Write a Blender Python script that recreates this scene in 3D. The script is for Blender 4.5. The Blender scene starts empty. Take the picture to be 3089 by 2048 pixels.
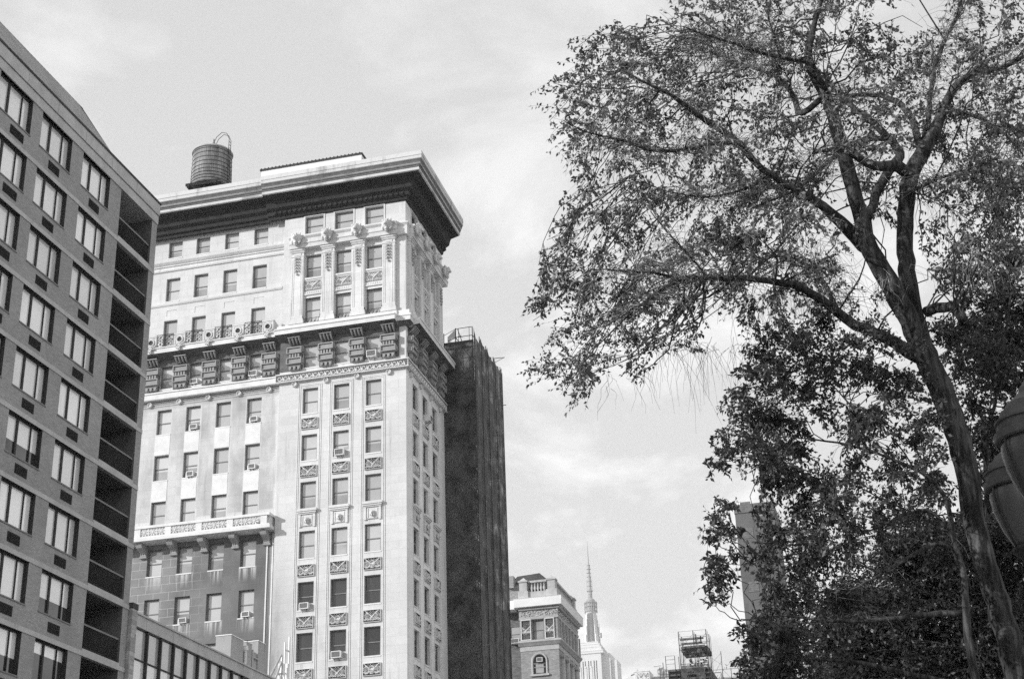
import bpy, math, random
import numpy as np
from mathutils import Matrix, Vector
R = math.radians
scene = bpy.context.scene
col = scene.collection

# ------------------------------------------------------------------ camera
cam_d = bpy.data.cameras.new('camera'); cam = bpy.data.objects.new('camera', cam_d); col.objects.link(cam)
cam_d.sensor_fit = 'HORIZONTAL'; cam_d.sensor_width = 36; cam_d.lens = 52.05
cam_d.clip_start = 0.1; cam_d.clip_end = 6000
rot = Matrix(((0.967739, 0.13229, 0.21443), (0.249753, -0.39142, -0.885671), (-0.033233, 0.910653, -0.411832)))
cam.matrix_world = Matrix.Translation((0, 0, 1.65)) @ rot.to_4x4()
scene.camera = cam

# ------------------------------------------------------------------ sun, sky, exposure
SUN = Vector((-1.2, -1.0, 0.62)).normalized()          # direction towards the sun
sd = bpy.data.lights.new('sun', 'SUN'); sd.energy = 3.45; sd.angle = R(0.5); sd.color = (1, 1, 1)
so = bpy.data.objects.new('sun', sd); col.objects.link(so)
so.rotation_euler = SUN.to_track_quat('Z', 'Y').to_euler()
so.location = (-60, -40, 90)

world = bpy.data.worlds.new('World'); scene.world = world; world.use_nodes = True
wt = world.node_tree; wt.nodes.clear(); WN = wt.nodes.new; WL = wt.links.new
w_out = WN('ShaderNodeOutputWorld'); w_bg = WN('ShaderNodeBackground'); WL(w_bg.outputs[0], w_out.inputs[0])
sky = WN('ShaderNodeTexSky'); sky.sky_type = 'NISHITA'; sky.sun_disc = False
sky.sun_elevation = math.asin(SUN.z); sky.sun_rotation = math.atan2(SUN.x, SUN.y)
sky.air_density = 1.0; sky.dust_density = 1.2; sky.ozone_density = 1.0
bw = WN('ShaderNodeRGBToBW'); WL(sky.outputs[0], bw.inputs[0])          # a black and white film sees only the sky's brightness
def wmath(op, a, b=None, clamp=False):
    n = WN('ShaderNodeMath'); n.operation = op; n.use_clamp = clamp
    for i, v in enumerate((a, b)):
        if v is None: continue
        if isinstance(v, (int, float)): n.inputs[i].default_value = v
        else: WL(v, n.inputs[i])
    return n.outputs[0]
SKY_BASE, SKY_VAR = 5.35, 0.10
base = wmath('ADD', wmath('MULTIPLY', wmath('MINIMUM', bw.outputs[0], 12.0), SKY_VAR), SKY_BASE)
tc = WN('ShaderNodeTexCoord')
mp = WN('ShaderNodeMapping'); mp.inputs['Scale'].default_value = (1, 1, 1.9); mp.inputs['Location'].default_value = (3.1, 1.7, 0.4)
WL(tc.outputs['Generated'], mp.inputs[0])
cn = WN('ShaderNodeTexNoise'); cn.inputs['Scale'].default_value = 5.2; cn.inputs['Detail'].default_value = 9; cn.inputs['Roughness'].default_value = 0.58
cn.inputs['Distortion'].default_value = 0.35
WL(mp.outputs[0], cn.inputs['Vector'])
cr = WN('ShaderNodeValToRGB'); WL(cn.outputs[0], cr.inputs[0])
cr.color_ramp.elements[0].position = 0.49; cr.color_ramp.elements[0].color = (0, 0, 0, 1)
cr.color_ramp.elements[1].position = 0.62; cr.color_ramp.elements[1].color = (1, 1, 1, 1)
# clouds lie thicker low in the sky
sp = WN('ShaderNodeSeparateXYZ'); WL(tc.outputs['Generated'], sp.inputs[0])
mr = WN('ShaderNodeMapRange'); mr.clamp = True
mr.inputs[1].default_value = 0.62; mr.inputs[2].default_value = 0.28; mr.inputs[3].default_value = 0.35; mr.inputs[4].default_value = 1.0
WL(sp.outputs[2], mr.inputs[0])
veil = wmath('MULTIPLY', mr.outputs[0], 1.15)
cl = wmath('ADD', wmath('MULTIPLY', wmath('MULTIPLY', cr.outputs[0], mr.outputs[0]), 3.2), veil)
total = wmath('ADD', base, cl)
WL(total, w_bg.inputs[0]); w_bg.inputs[1].default_value = 0.10

vs = scene.view_settings; vs.view_transform = 'Standard'; vs.look = 'None'; vs.gamma = 1.0; vs.use_curve_mapping = False
vs.exposure = 0.28
scene.cycles.use_denoising = False
scene.cycles.max_bounces = 6; scene.cycles.transparent_max_bounces = 12
scene.cycles.caustics_reflective = False; scene.cycles.caustics_refractive = False

# ------------------------------------------------------------------ materials (all neutral: the picture is black and white)
class NT:
    def __init__(s, name):
        s.m = bpy.data.materials.new(name); s.m.use_nodes = True; s.t = s.m.node_tree; s.t.nodes.clear()
        s.out = s.n('ShaderNodeOutputMaterial'); s.p = s.n('ShaderNodeBsdfPrincipled'); s.l(s.p.outputs[0], s.out.inputs[0])
        s.p.inputs['Roughness'].default_value = 0.8
        s._pos = None
    def n(s, t): return s.t.nodes.new(t)
    def l(s, a, b): s.t.links.new(a, b)
    def put(s, v, sock):
        if isinstance(v, (int, float)): sock.default_value = v
        else: s.l(v, sock)
    def math(s, op, a, b=None, clamp=False):
        n = s.n('ShaderNodeMath'); n.operation = op; n.use_clamp = clamp
        s.put(a, n.inputs[0])
        if b is not None: s.put(b, n.inputs[1])
        return n.outputs[0]
    def pos(s):
        if s._pos is None:
            g = s.n('ShaderNodeNewGeometry'); x = s.n('ShaderNodeSeparateXYZ'); s.l(g.outputs['Position'], x.inputs[0])
            s._pos = (g.outputs['Position'], x.outputs[0], x.outputs[1], x.outputs[2], g)
        return s._pos
    def vec(s, x, y, z):
        c = s.n('ShaderNodeCombineXYZ')
        for i, v in enumerate((x, y, z)): s.put(v, c.inputs[i])
        return c.outputs[0]
    def obj(s):
        return s.n('ShaderNodeTexCoord').outputs['Object']
    def noise(s, scale, detail=4, rough=.55, vec=None, stretch=None):
        n = s.n('ShaderNodeTexNoise'); n.inputs['Scale'].default_value = scale; n.inputs['Detail'].default_value = detail; n.inputs['Roughness'].default_value = rough
        v = vec if vec is not None else s.pos()[0]
        if stretch:
            m = s.n('ShaderNodeMapping'); m.inputs['Scale'].default_value = stretch; s.l(v, m.inputs[0]); v = m.outputs[0]
        s.l(v, n.inputs['Vector'])
        return n.outputs[0]
    def step(s, v, a, b):                                   # 0 at a, 1 at b
        n = s.n('ShaderNodeMapRange'); n.interpolation_type = 'SMOOTHSTEP'; n.clamp = True
        s.put(v, n.inputs[0]); n.inputs[1].default_value = a; n.inputs[2].default_value = b
        return n.outputs[0]
    def rng(s, v, a, b, c, d):
        n = s.n('ShaderNodeMapRange'); n.clamp = True
        s.put(v, n.inputs[0])
        for i, q in enumerate((a, b, c, d)): n.inputs[i + 1].default_value = q
        return n.outputs[0]
    def mix(s, f, a, b):
        n = s.n('ShaderNodeMix'); n.data_type = 'FLOAT'; n.clamp_factor = True
        s.put(f, n.inputs[0]); s.put(a, n.inputs[2]); s.put(b, n.inputs[3])
        return n.outputs[0]
    def color(s, v): s.put_color(v); return s
    def put_color(s, v):
        if isinstance(v, (int, float)): s.p.inputs['Base Color'].default_value = (v, v, v, 1)
        else: s.l(v, s.p.inputs['Base Color'])
    def bump(s, h, strength=.4, dist=.02):
        b = s.n('ShaderNodeBump'); b.inputs['Strength'].default_value = strength; b.inputs['Distance'].default_value = dist
        s.l(h, b.inputs['Height']); s.l(b.outputs[0], s.p.inputs['Normal'])
    def brick(s, vec, w, h, mortar, scale=1.0):
        b = s.n('ShaderNodeTexBrick'); b.inputs['Color1'].default_value = (0, 0, 0, 1); b.inputs['Color2'].default_value = (1, 1, 1, 1)
        b.inputs['Mortar'].default_value = (0.5, 0.5, 0.5, 1); b.inputs['Scale'].default_value = scale
        b.inputs['Mortar Size'].default_value = mortar; b.inputs['Mortar Smooth'].default_value = 0.2
        b.inputs['Brick Width'].default_value = w; b.inputs['Row Height'].default_value = h
        s.l(vec, b.inputs['Vector'])
        return b.outputs['Color'], b.outputs['Fac']          # Fac is 1 in the mortar

def plain(name, v, rough=.8, var=.25, scale=1.5, metal=0.0, bump=0.0):
    t = NT(name)
    if v < .12 and not metal: t.p.inputs['Specular IOR Level'].default_value = .12
    t.p.inputs['Roughness'].default_value = rough; t.p.inputs['Metallic'].default_value = metal
    n = t.noise(scale, 6, .65)
    n2 = t.noise(scale * 14, 2, .6)
    k = t.math('ADD', t.rng(n, .3, .7, 1 - var, 1 + var), t.rng(n2, .3, .7, -var * .35, var * .35))
    t.put_color(t.math('MULTIPLY', k, v))
    if bump: t.bump(n2, bump, .02)
    return t.m

M = {}
def stone_mat(name, axis, v=.70, kind='clean'):
    t = NT(name); P, X, Y, Z, g = t.pos()
    U = X if axis == 'x' else Y
    bv, bf = t.brick(t.vec(U, Z, 0), 1.28, .64, .012)
    blocks = t.rng(bv, 0, 1, .955, 1.03)
    big = t.rng(t.noise(.22, 5, .6), .35, .65, .90, 1.05)
    fine = t.rng(t.noise(3.0, 6, .7), .3, .7, .94, 1.04)
    drip = t.step(t.noise(1.0, 5, .62, stretch=(2.2, 2.2, .16)), .54, .78)        # rain streaks, long down the wall
    val = t.math('MULTIPLY', t.math('MULTIPLY', blocks, big), fine)
    val = t.math('MULTIPLY', val, t.math('SUBTRACT', 1.0, t.math('MULTIPLY', drip, .30)))
    base = t.math('MULTIPLY', val, v)
    base = t.math('MULTIPLY', base, t.math('SUBTRACT', 1.0, t.math('MULTIPLY', bf, .10)))
    if kind == 'pavilion':                                   # soot that crept from the unwashed bay on to the pavilion's lower left side
        left = t.rng(X, -43.2, -40.2, 1.0, 0.0)
        low = t.rng(Z, 33.5, 22.5, 0.0, 1.25)
        nz = t.rng(t.noise(.7, 6, .65, stretch=(1.6, 1, .35)), .3, .7, .35, 1.25)
        soot = t.math('MULTIPLY', t.math('MULTIPLY', t.math('POWER', left, 1.6), low), nz, True)
        seep = t.math('MULTIPLY', t.rng(Z, 27.8, 22.0, 0, .75), t.step(t.noise(.8, 6, .6, stretch=(1.7, 1, .22)), .46, .66))
        seep = t.math('MULTIPLY', seep, t.rng(X, -36.0, -39.0, 0, 1))
        base = t.mix(t.math('MAXIMUM', soot, seep), base, .20)
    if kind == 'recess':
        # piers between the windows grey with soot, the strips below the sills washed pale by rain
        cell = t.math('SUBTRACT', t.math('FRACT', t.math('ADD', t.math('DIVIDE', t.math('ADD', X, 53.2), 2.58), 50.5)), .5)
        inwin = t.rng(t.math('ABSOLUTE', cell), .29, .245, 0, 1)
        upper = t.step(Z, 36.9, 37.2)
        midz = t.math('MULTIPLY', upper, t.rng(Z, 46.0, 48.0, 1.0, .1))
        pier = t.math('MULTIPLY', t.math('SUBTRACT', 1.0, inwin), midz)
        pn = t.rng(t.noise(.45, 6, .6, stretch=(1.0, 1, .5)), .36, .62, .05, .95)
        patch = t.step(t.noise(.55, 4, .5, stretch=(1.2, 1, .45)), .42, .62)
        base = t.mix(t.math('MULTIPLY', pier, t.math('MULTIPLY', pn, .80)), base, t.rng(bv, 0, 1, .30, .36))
        headsoot = t.math('MULTIPLY', t.rng(Z, 46.2, 46.9, 0, .9), t.rng(Z, 48.0, 47.4, 0, 1))  # shadow below the ledge put into the wall colour
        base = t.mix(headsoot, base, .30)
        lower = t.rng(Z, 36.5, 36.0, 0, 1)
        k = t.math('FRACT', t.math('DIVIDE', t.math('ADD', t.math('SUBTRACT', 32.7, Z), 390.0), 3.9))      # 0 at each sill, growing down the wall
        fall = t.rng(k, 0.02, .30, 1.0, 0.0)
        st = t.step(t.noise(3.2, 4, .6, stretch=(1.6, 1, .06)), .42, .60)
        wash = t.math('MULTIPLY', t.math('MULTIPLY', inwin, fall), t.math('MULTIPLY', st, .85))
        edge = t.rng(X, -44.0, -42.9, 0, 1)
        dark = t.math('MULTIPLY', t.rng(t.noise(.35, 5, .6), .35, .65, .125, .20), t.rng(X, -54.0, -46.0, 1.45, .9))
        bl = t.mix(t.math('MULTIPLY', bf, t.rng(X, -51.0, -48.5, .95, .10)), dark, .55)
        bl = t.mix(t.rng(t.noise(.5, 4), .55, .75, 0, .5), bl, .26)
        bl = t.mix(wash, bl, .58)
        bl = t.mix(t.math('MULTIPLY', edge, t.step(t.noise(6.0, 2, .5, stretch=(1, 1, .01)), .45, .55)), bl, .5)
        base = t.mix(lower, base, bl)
    if kind == 'sooty':
        sd_ = t.step(t.noise(1.6, 6, .62), .40, .66)
        base = t.mix(t.math('MULTIPLY', sd_, .55), base, .26)
    t.put_color(base)
    h = t.math('ADD', t.math('MULTIPLY', bf, -1.0), t.math('MULTIPLY', t.noise(9, 5, .7), .25))
    t.bump(h, .30, .03)
    t.p.inputs['Roughness'].default_value = .85
    return t.m
M['stone_s'] = stone_mat('limestone south', 'x', .66, 'pavilion')
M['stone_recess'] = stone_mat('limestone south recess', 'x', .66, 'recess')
M['stone_e'] = stone_mat('limestone east', 'y', .82, 'clean')  # same stone as the south face, lightened to offset the east side's shade
M['trim'] = stone_mat('carved limestone', 'x', .70, 'clean')
M['carved'] = stone_mat('sooty carved limestone', 'x', .46, 'sooty')
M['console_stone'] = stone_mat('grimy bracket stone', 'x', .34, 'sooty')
def coping(name):
    t = NT(name); P, X, Y, Z, g = t.pos()
    U = t.math('ADD', X, Y)
    st = t.step(t.noise(.55, 5, .6, vec=t.vec(U, 0, t.math('MULTIPLY', Z, .25))), .50, .62)
    base = t.mix(t.math('MULTIPLY', st, .75), .60, .25)
    t.put_color(t.math('MULTIPLY', base, t.rng(t.noise(6, 4), .3, .7, .93, 1.05)))
    return t.m
M['cornice'] = coping('weathered cornice')
M['sill'] = plain('pale sill stone', .72, .8, .12, 1.2)
M['frame'] = plain('window frame paint', .19, .6, .2, 2)
M['frame_light'] = plain('pale window frame', .34, .6, .2, 2)
M['iron'] = plain('dark iron', .035, .85, .3, 3)
M['steel'] = plain('galvanised steel', .45, .5, .25, 3, .3)
M['whitepaint'] = plain('white painted metal', .78, .45, .10, 2)
M['grille'] = plain('unit grille', .20, .6, .3, 12)
def glass(name, v, spec=.5, rough=.04):
    t = NT(name); n = t.noise(.35, 3, .5)
    t.put_color(t.math('MULTIPLY', t.rng(n, .3, .7, .6, 1.5), v))
    t.p.inputs['Roughness'].default_value = rough; t.p.inputs['Specular IOR Level'].default_value = spec
    t.bump(t.noise(.9, 2, .5), .06, .05)
    return t.m
M['glass'] = glass('dark window glass', .035, .9)
M['glass_mid'] = glass('sky-catching window glass', .30, .8)
def blind(name, v):
    t = NT(name)
    o = t.n('ShaderNodeObjectInfo')
    k = t.rng(o.outputs['Random'], 0, 1, .72, 1.12)
    n = t.rng(t.noise(.6, 3), .3, .7, .92, 1.06)
    t.put_color(t.math('MULTIPLY', t.math('MULTIPLY', k, n), v))
    t.p.inputs['Roughness'].default_value = .35; t.p.inputs['Specular IOR Level'].default_value = .5
    t.p.inputs['Coat Weight'].default_value = 1.0; t.p.inputs['Coat IOR'].default_value = 2.1; t.p.inputs['Coat Roughness'].default_value = .03
    return t.m
M['blind'] = blind('drawn blind behind glass', .46)
M['blind_white'] = blind('white blind behind glass', .93)
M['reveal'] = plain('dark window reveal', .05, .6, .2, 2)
M['soffit'] = plain('soot-black cornice soffit', .040, .8, .35, 2.5)  # shade under the cornice put into a near-black colour
M['soot_field'] = plain('soot-dark carved stone', .13, .85, .35, 2.5)  # soot tone that also stands in for shade under ledges
def brick_mat(name, axis, v, w=.22, h=.075, contrast=.3, mort=.5):
    t = NT(name); P, X, Y, Z, g = t.pos()
    U = X if axis == 'x' else (Y if axis == 'y' else t.math('ADD', X, Y))
    bv, bf = t.brick(t.vec(U, Z, 0), w, h, .008)
    val = t.rng(bv, 0, 1, 1 - contrast, 1 + contrast)
    val = t.math('MULTIPLY', val, t.rng(t.noise(.5, 6, .6), .3, .7, .84, 1.12))
    val = t.math('MULTIPLY', val, t.rng(t.noise(40, 2, .6), .3, .7, .80, 1.2))
    base = t.mix(t.math('MULTIPLY', bf, .5), t.math('MULTIPLY', val, v), mort * v * 2)
    t.put_color(base); t.p.inputs['Roughness'].default_value = .9
    t.bump(t.math('MULTIPLY', bf, -1), .4, .01)
    return t.m
M['brick_flat'] = brick_mat('dark apartment brick', 'y', .35, .22, .075, .12)
M['brick_strip'] = brick_mat('pale brick strip', 'xy', .42, .5, .20, .25, .15)
M['brick_n'] = brick_mat('buff brick', 'xy', .32, .30, .10, .2)
M['brick_dark'] = brick_mat('sooty brick', 'xy', .16, .30, .10, .35)
M['brick_tower'] = brick_mat('grey tower brick', 'xy', .13, 3.4, 1.7, .12)
M['band'] = plain('concrete band', .50, .85, .16, 1.3, 0, .2)
M['roof_metal'] = plain('standing seam roof', .42, .6, .2, 1)
M['dark_cap'] = plain('dark metal cap', .06, .6, .3, 1)
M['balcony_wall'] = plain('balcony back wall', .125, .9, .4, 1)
M['stucco'] = plain('grey stucco', .40, .9, .12, 1.2, 0, .2)
M['limestone_far'] = plain('far limestone', .66, .9, .08, .02)
M['far_win'] = plain('far windows', .14, .5, .2, .02)
M['white_canvas'] = plain('white cornice metal', .80, .7, .08, .6)
M['road'] = plain('asphalt', .06, .9, .25, .6, 0, .3)
M['pave'] = plain('pavement concrete', .36, .9, .15, .8)
M['kerb'] = plain('granite kerb', .38, .9, .15, .8)
M['soil'] = plain('park ground', .25, .95, .35, .5)
M['paint'] = plain('road paint', .75, .8, .15, 2)
def wood(name):
    t = NT(name); P, X, Y, Z, g = t.pos()
    dx = t.math('ADD', X, 53.0); dy = t.math('SUBTRACT', Y, 106.0)
    ang = t.math('ARCTAN2', dy, dx)
    plank = t.math('FRACT', t.math('MULTIPLY', ang, 60 / 6.2832))
    groove = t.rng(t.math('ABSOLUTE', t.math('SUBTRACT', plank, .5)), .40, .5, 0, 1)
    pv = t.noise(9, 1, .5, vec=t.vec(t.math('FLOOR', t.math('MULTIPLY', ang, 60 / 6.2832)), 0, t.math('MULTIPLY', Z, .12)))
    st = t.step(t.noise(1.0, 5, .65, stretch=(2.2, 2.2, .22)), .46, .66)
    base = t.mix(t.math('MULTIPLY', st, .65), t.rng(pv, .2, .8, .11, .24), .42)
    t.put_color(t.math('MULTIPLY', base, t.math('SUBTRACT', 1.0, t.math('MULTIPLY', groove, .6))))
    return t.m
M['tank_wood'] = wood('weathered tank staves')
def bark(name, v):
    t = NT(name)
    n = t.noise(3.2, 7, .7, stretch=(3.0, 3.0, .42)); n2 = t.noise(1.1, 3, .5)
    t.put_color(t.math('MULTIPLY', t.math('MULTIPLY', t.rng(n, .43, .62, .35, 4.2), t.rng(n2, .3, .7, .55, 1.45)), v))
    t.bump(n, 1.0, .06); t.p.inputs['Roughness'].default_value = .95
    return t.m
M['bark'] = bark('furrowed bark', .026)
M['twig'] = bark('twig bark', .15)
M['twig_dark'] = bark('dark twig bark', .05)
def leaf(name, v, tr=.3):
    t = NT(name); P = t.pos()[0]
    g = t.n('ShaderNodeNewGeometry'); rnd = g.outputs['Random Per Island']
    k = t.rng(t.math('POWER', rnd, 1.6), 0, 1, .5, 2.1)
    c = t.math('MULTIPLY', k, v)
    t.put_color(c); t.p.inputs['Roughness'].default_value = .42; t.p.inputs['Specular IOR Level'].default_value = .5
    tb = t.n('ShaderNodeBsdfTranslucent'); t.l(t.math('MULTIPLY', c, 1.3), tb.inputs[0])
    ms = t.n('ShaderNodeMixShader'); ms.inputs[0].default_value = tr
    t.l(t.p.outputs[0], ms.inputs[1]); t.l(tb.outputs[0], ms.inputs[2]); t.l(ms.outputs[0], t.out.inputs[0])
    return t.m
M['leaf'] = leaf('elm leaf', .105, .34)
M['leaf_dark'] = leaf('dark leaf', .070, .28)
M['leaf_side'] = leaf('side tree leaf', .052, .22)
def net(name, v, clear):
    t = NT(name); P, X, Y, Z, g = t.pos()
    n = t.noise(.8, 6, .65, stretch=(1, 1, .8)); n2 = t.noise(11, 3, .7)
    t.put_color(t.math('MULTIPLY', t.math('MULTIPLY', t.rng(n, .38, .66, .35, 2.2), t.rng(n2, .3, .7, .25, 1.9)), v))
    tr = t.n('ShaderNodeBsdfTransparent'); ms = t.n('ShaderNodeMixShader')
    t.l(t.rng(n, .50, .72, clear * .4, clear * 6.0), ms.inputs[0])
    t.l(t.p.outputs[0], ms.inputs[1]); t.l(tr.outputs[0], ms.inputs[2]); t.l(ms.outputs[0], t.out.inputs[0])
    return t.m
M['net'] = net('debris netting', .05, .035)
M['net_thin'] = net('thin debris netting', .10, .62)
def lamp_globe():
    t = NT('frosted lamp globe'); t.put_color(t.rng(t.noise(3, 4), .3, .7, .075, .12)); t.p.inputs['Roughness'].default_value = .3
    return t.m
M['globe'] = lamp_globe()
M['lamp_metal'] = plain('lamp metal', .05, .55, .4, 9)
M['lamp_hood'] = plain('weathered lamp hood', .095, .5, .4, 7)
M['buff_stone'] = plain('buff trim stone', .46, .85, .2, 1.5)

# ------------------------------------------------------------------ mesh helpers
class MB:
    def __init__(s): s.v = []; s.f = []; s.m = []
    def add(s, vs_, fs, mi=0):
        o = len(s.v); s.v.extend(tuple(p) for p in vs_)
        for f in fs: s.f.append(tuple(o + i for i in f)); s.m.append(mi)
    def quad(s, a, b, c, d, mi=0): s.add((a, b, c, d), ((0, 1, 2, 3),), mi)
    def box(s, x0, x1, y0, y1, z0, z1, mi=0, T=None):
        vs_ = [(x, y, z) for z in (z0, z1) for y in (y0, y1) for x in (x0, x1)]
        if T: vs_ = [T(*p) for p in vs_]
        s.add(vs_, ((0, 2, 3, 1), (4, 5, 7, 6), (0, 1, 5, 4), (2, 6, 7, 3), (0, 4, 6, 2), (1, 3, 7, 5)), mi)
    def prism(s, prof, u0, u1, T, mi=0, dark=0, stain=()):   # profile of (d, z) swept along u through T(u, d, z)
        n = len(prof); k0 = len(s.m)
        s.add([T(u0, d, z) for d, z in prof] + [T(u1, d, z) for d, z in prof],
              [(i, (i + 1) % n, n + (i + 1) % n, n + i) for i in range(n)] + [tuple(range(n)), tuple(range(2 * n - 1, n - 1, -1))], mi)
        for i in range(dark): s.m[k0 + i] = 1
        for i in stain: s.m[k0 + i] = 2
    def tube(s, pts, r, n=6, mi=0, closed=False, caps=True):
        pts = [Vector(p) for p in pts]; K = len(pts)
        rr = list(r) if isinstance(r, (list, tuple)) else [r] * K
        ref = None; o = len(s.v)
        for i, p in enumerate(pts):
            if closed: d = pts[(i + 1) % K] - pts[i - 1]
            else: d = pts[min(i + 1, K - 1)] - pts[max(i - 1, 0)]
            d.normalize()
            if ref is None: ref = d.orthogonal().normalized()
            else:
                ref = ref - d * ref.dot(d)
                ref = ref.normalized() if ref.length > 1e-6 else d.orthogonal().normalized()
            b = d.cross(ref)
            for k in range(n):
                a = 2 * math.pi * k / n
                s.v.append(tuple(p + (ref * math.cos(a) + b * math.sin(a)) * rr[i]))
        for i in range(K if closed else K - 1):
            j = (i + 1) % K
            for k in range(n):
                s.f.append((o + i * n + k, o + i * n + (k + 1) % n, o + j * n + (k + 1) % n, o + j * n + k)); s.m.append(mi)
        if caps and not closed:
            s.f.append(tuple(o + k for k in range(n - 1, -1, -1))); s.m.append(mi)
            s.f.append(tuple(o + (K - 1) * n + k for k in range(n))); s.m.append(mi)
    def lathe(s, prof, n=16, c=(0, 0, 0), mi=0, T=None, ang=(0, 2 * math.pi)):
        full = abs(ang[1] - ang[0] - 2 * math.pi) < 1e-6; m_ = n if full else n + 1
        vs_ = []
        for r_, z in prof:
            for k in range(m_):
                a = ang[0] + (ang[1] - ang[0]) * k / n
                p = (c[0] + r_ * math.cos(a), c[1] + r_ * math.sin(a), c[2] + z)
                vs_.append(T(*p) if T else p)
        fs = []
        for i in range(len(prof) - 1):
            for k in range(n):
                k2 = (k + 1) % m_
                fs.append((i * m_ + k, i * m_ + k2, (i + 1) * m_ + k2, (i + 1) * m_ + k))
        s.add(vs_, fs, mi)
    def ball(s, c, r, n=10, m_=7, mi=0, sc=(1, 1, 1), f=None):
        vs_ = []; 
        for i in range(m_ + 1):
            th = math.pi * i / m_
            for k in range(n):
                a = 2 * math.pi * k / n
                q = Vector((math.sin(th) * math.cos(a), math.sin(th) * math.sin(a), math.cos(th)))
                rr = r * (f(q) if f else 1)
                vs_.append((c[0] + q.x * rr * sc[0], c[1] + q.y * rr * sc[1], c[2] + q.z * rr * sc[2]))
        fs = [(i * n + k, i * n + (k + 1) % n, (i + 1) * n + (k + 1) % n, (i + 1) * n + k) for i in range(m_) for k in range(n)]
        s.add(vs_, fs, mi)
    def mesh(s, name, mats, smooth=False, fix=True):
        me = bpy.data.meshes.new(name); me.from_pydata(s.v, [], s.f)
        for m_ in mats: me.materials.append(M[m_] if isinstance(m_, str) else m_)
        if len(mats) > 1: me.polygons.foreach_set('material_index', s.m)
        if smooth: me.polygons.foreach_set('use_smooth', [True] * len(s.f))
        me.update()
        if fix:
            import bmesh
            b = bmesh.new(); b.from_mesh(me); bmesh.ops.recalc_face_normals(b, faces=b.faces); b.to_mesh(me); b.free()
        return me
    def build(s, name, mats, parent=None, loc=None, rz=0, smooth=False, fix=True):
        if isinstance(mats, str): mats = [mats]
        return link(name, s.mesh(name, mats, smooth, fix), parent, loc, rz)
def link(name, me, parent=None, loc=None, rz=0):
    o = bpy.data.objects.new(name, me); col.objects.link(o)
    if parent: o.parent = parent; 
    if loc:
        o.location = loc if not parent else tuple(Vector(loc) - world_loc(parent))
    elif parent:
        o.location = tuple(-world_loc(parent))
    o.rotation_euler = (0, 0, rz)
    return o
def world_loc(o):
    v = Vector((0, 0, 0))
    while o: v = v + Vector(o.location); o = o.parent
    return v
def tag(o, label=None, cat=None, group=None, kind=None):
    if label: o['label'] = label
    if cat: o['category'] = cat
    if group: o['group'] = group
    if kind: o['kind'] = kind
    return o
def thing(name, label, cat, loc=(0, 0, 0), group=None):
    o = bpy.data.objects.new(name, None); col.objects.link(o); o.location = loc; o.empty_display_size = .5
    return tag(o, label, cat, group)
# facade frames: T(u, d, z) with d measured outwards from the wall plane
def south(plane): return lambda u, d, z: (u, plane - d, z)
def east(plane): return lambda u, d, z: (plane + d, u, z)
def wall_holes(mb, T, u0, u1, z0, z1, holes, reveal=.3, d=0.0, mi=0, rmi=None):
    us = sorted({u0, u1} | {min(max(h[i], u0), u1) for h in holes for i in (0, 1)})
    zs = sorted({z0, z1} | {min(max(h[i], z0), z1) for h in holes for i in (2, 3)})
    for i in range(len(us) - 1):
        for j in range(len(zs) - 1):
            cu, cz = (us[i] + us[i + 1]) / 2, (zs[j] + zs[j + 1]) / 2
            if any(h[0] < cu < h[1] and h[2] < cz < h[3] for h in holes): continue
            mb.quad(T(us[i], d, zs[j]), T(us[i + 1], d, zs[j]), T(us[i + 1], d, zs[j + 1]), T(us[i], d, zs[j + 1]), mi)
    for a, b, c, e in holes:
        r_ = mi if rmi is None else rmi; q = d - reveal
        mb.quad(T(a, d, c), T(a, q, c), T(a, q, e), T(a, d, e), r_); mb.quad(T(b, d, c), T(b, d, e), T(b, q, e), T(b, q, c), r_)
        mb.quad(T(a, d, c), T(b, d, c), T(b, q, c), T(a, q, c), r_); mb.quad(T(a, d, e), T(a, q, e), T(b, q, e), T(b, d, e), r_)
random.seed(7)
def child(name, me, parent):                                 # a sub-part in its parent's own frame
    o = bpy.data.objects.new(name, me); col.objects.link(o); o.parent = parent; return o

# ------------------------------------------------------------------ ground, streets, pavements
def slab(name, x0, x1, y0, y1, z, m, th=.3):
    b = MB(); b.box(x0, x1, y0, y1, z - th, z); return tag(b.build(name, m), kind='structure')
b = MB(); b.box(-2500, 2500, -2500, 4000, -1.0, -.16); tag(b.build('ground', 'soil'), kind='structure')
slab('avenue_road', -27.5, -14.5, -300, 900, -.15, 'road', .02)
slab('cross_street', -260, -27.5, 85.8, 96.6, -.145, 'road', .02)
slab('cross_street', -260, -27.5, 132, 146, -.145, 'road', .02)
slab('pavement', -32.6, -27.5, -300, 85.7, 0, 'pave', .4)
slab('pavement', -200, -27.5, 96.7, 131.9, 0, 'pave', .4)
slab('pavement', -60, -27.5, 146.1, 400, 0, 'pave', .4)
slab('park_pavement', -14.5, -9.0, -300, 180, 0, 'pave', .4)
slab('park_lawn', -8.9, 60, -300, 180, .0, 'soil', .4)
slab('park_path', -4, 3.0, -20, 24, .004, 'pave', .02)
b = MB()
for k in range(-12, 40): b.box(-21.08, -20.92, k * 9.0, k * 9.0 + 3.0, -.146, -.14)
tag(b.build('lane_marking', 'paint'), kind='structure')

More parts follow.
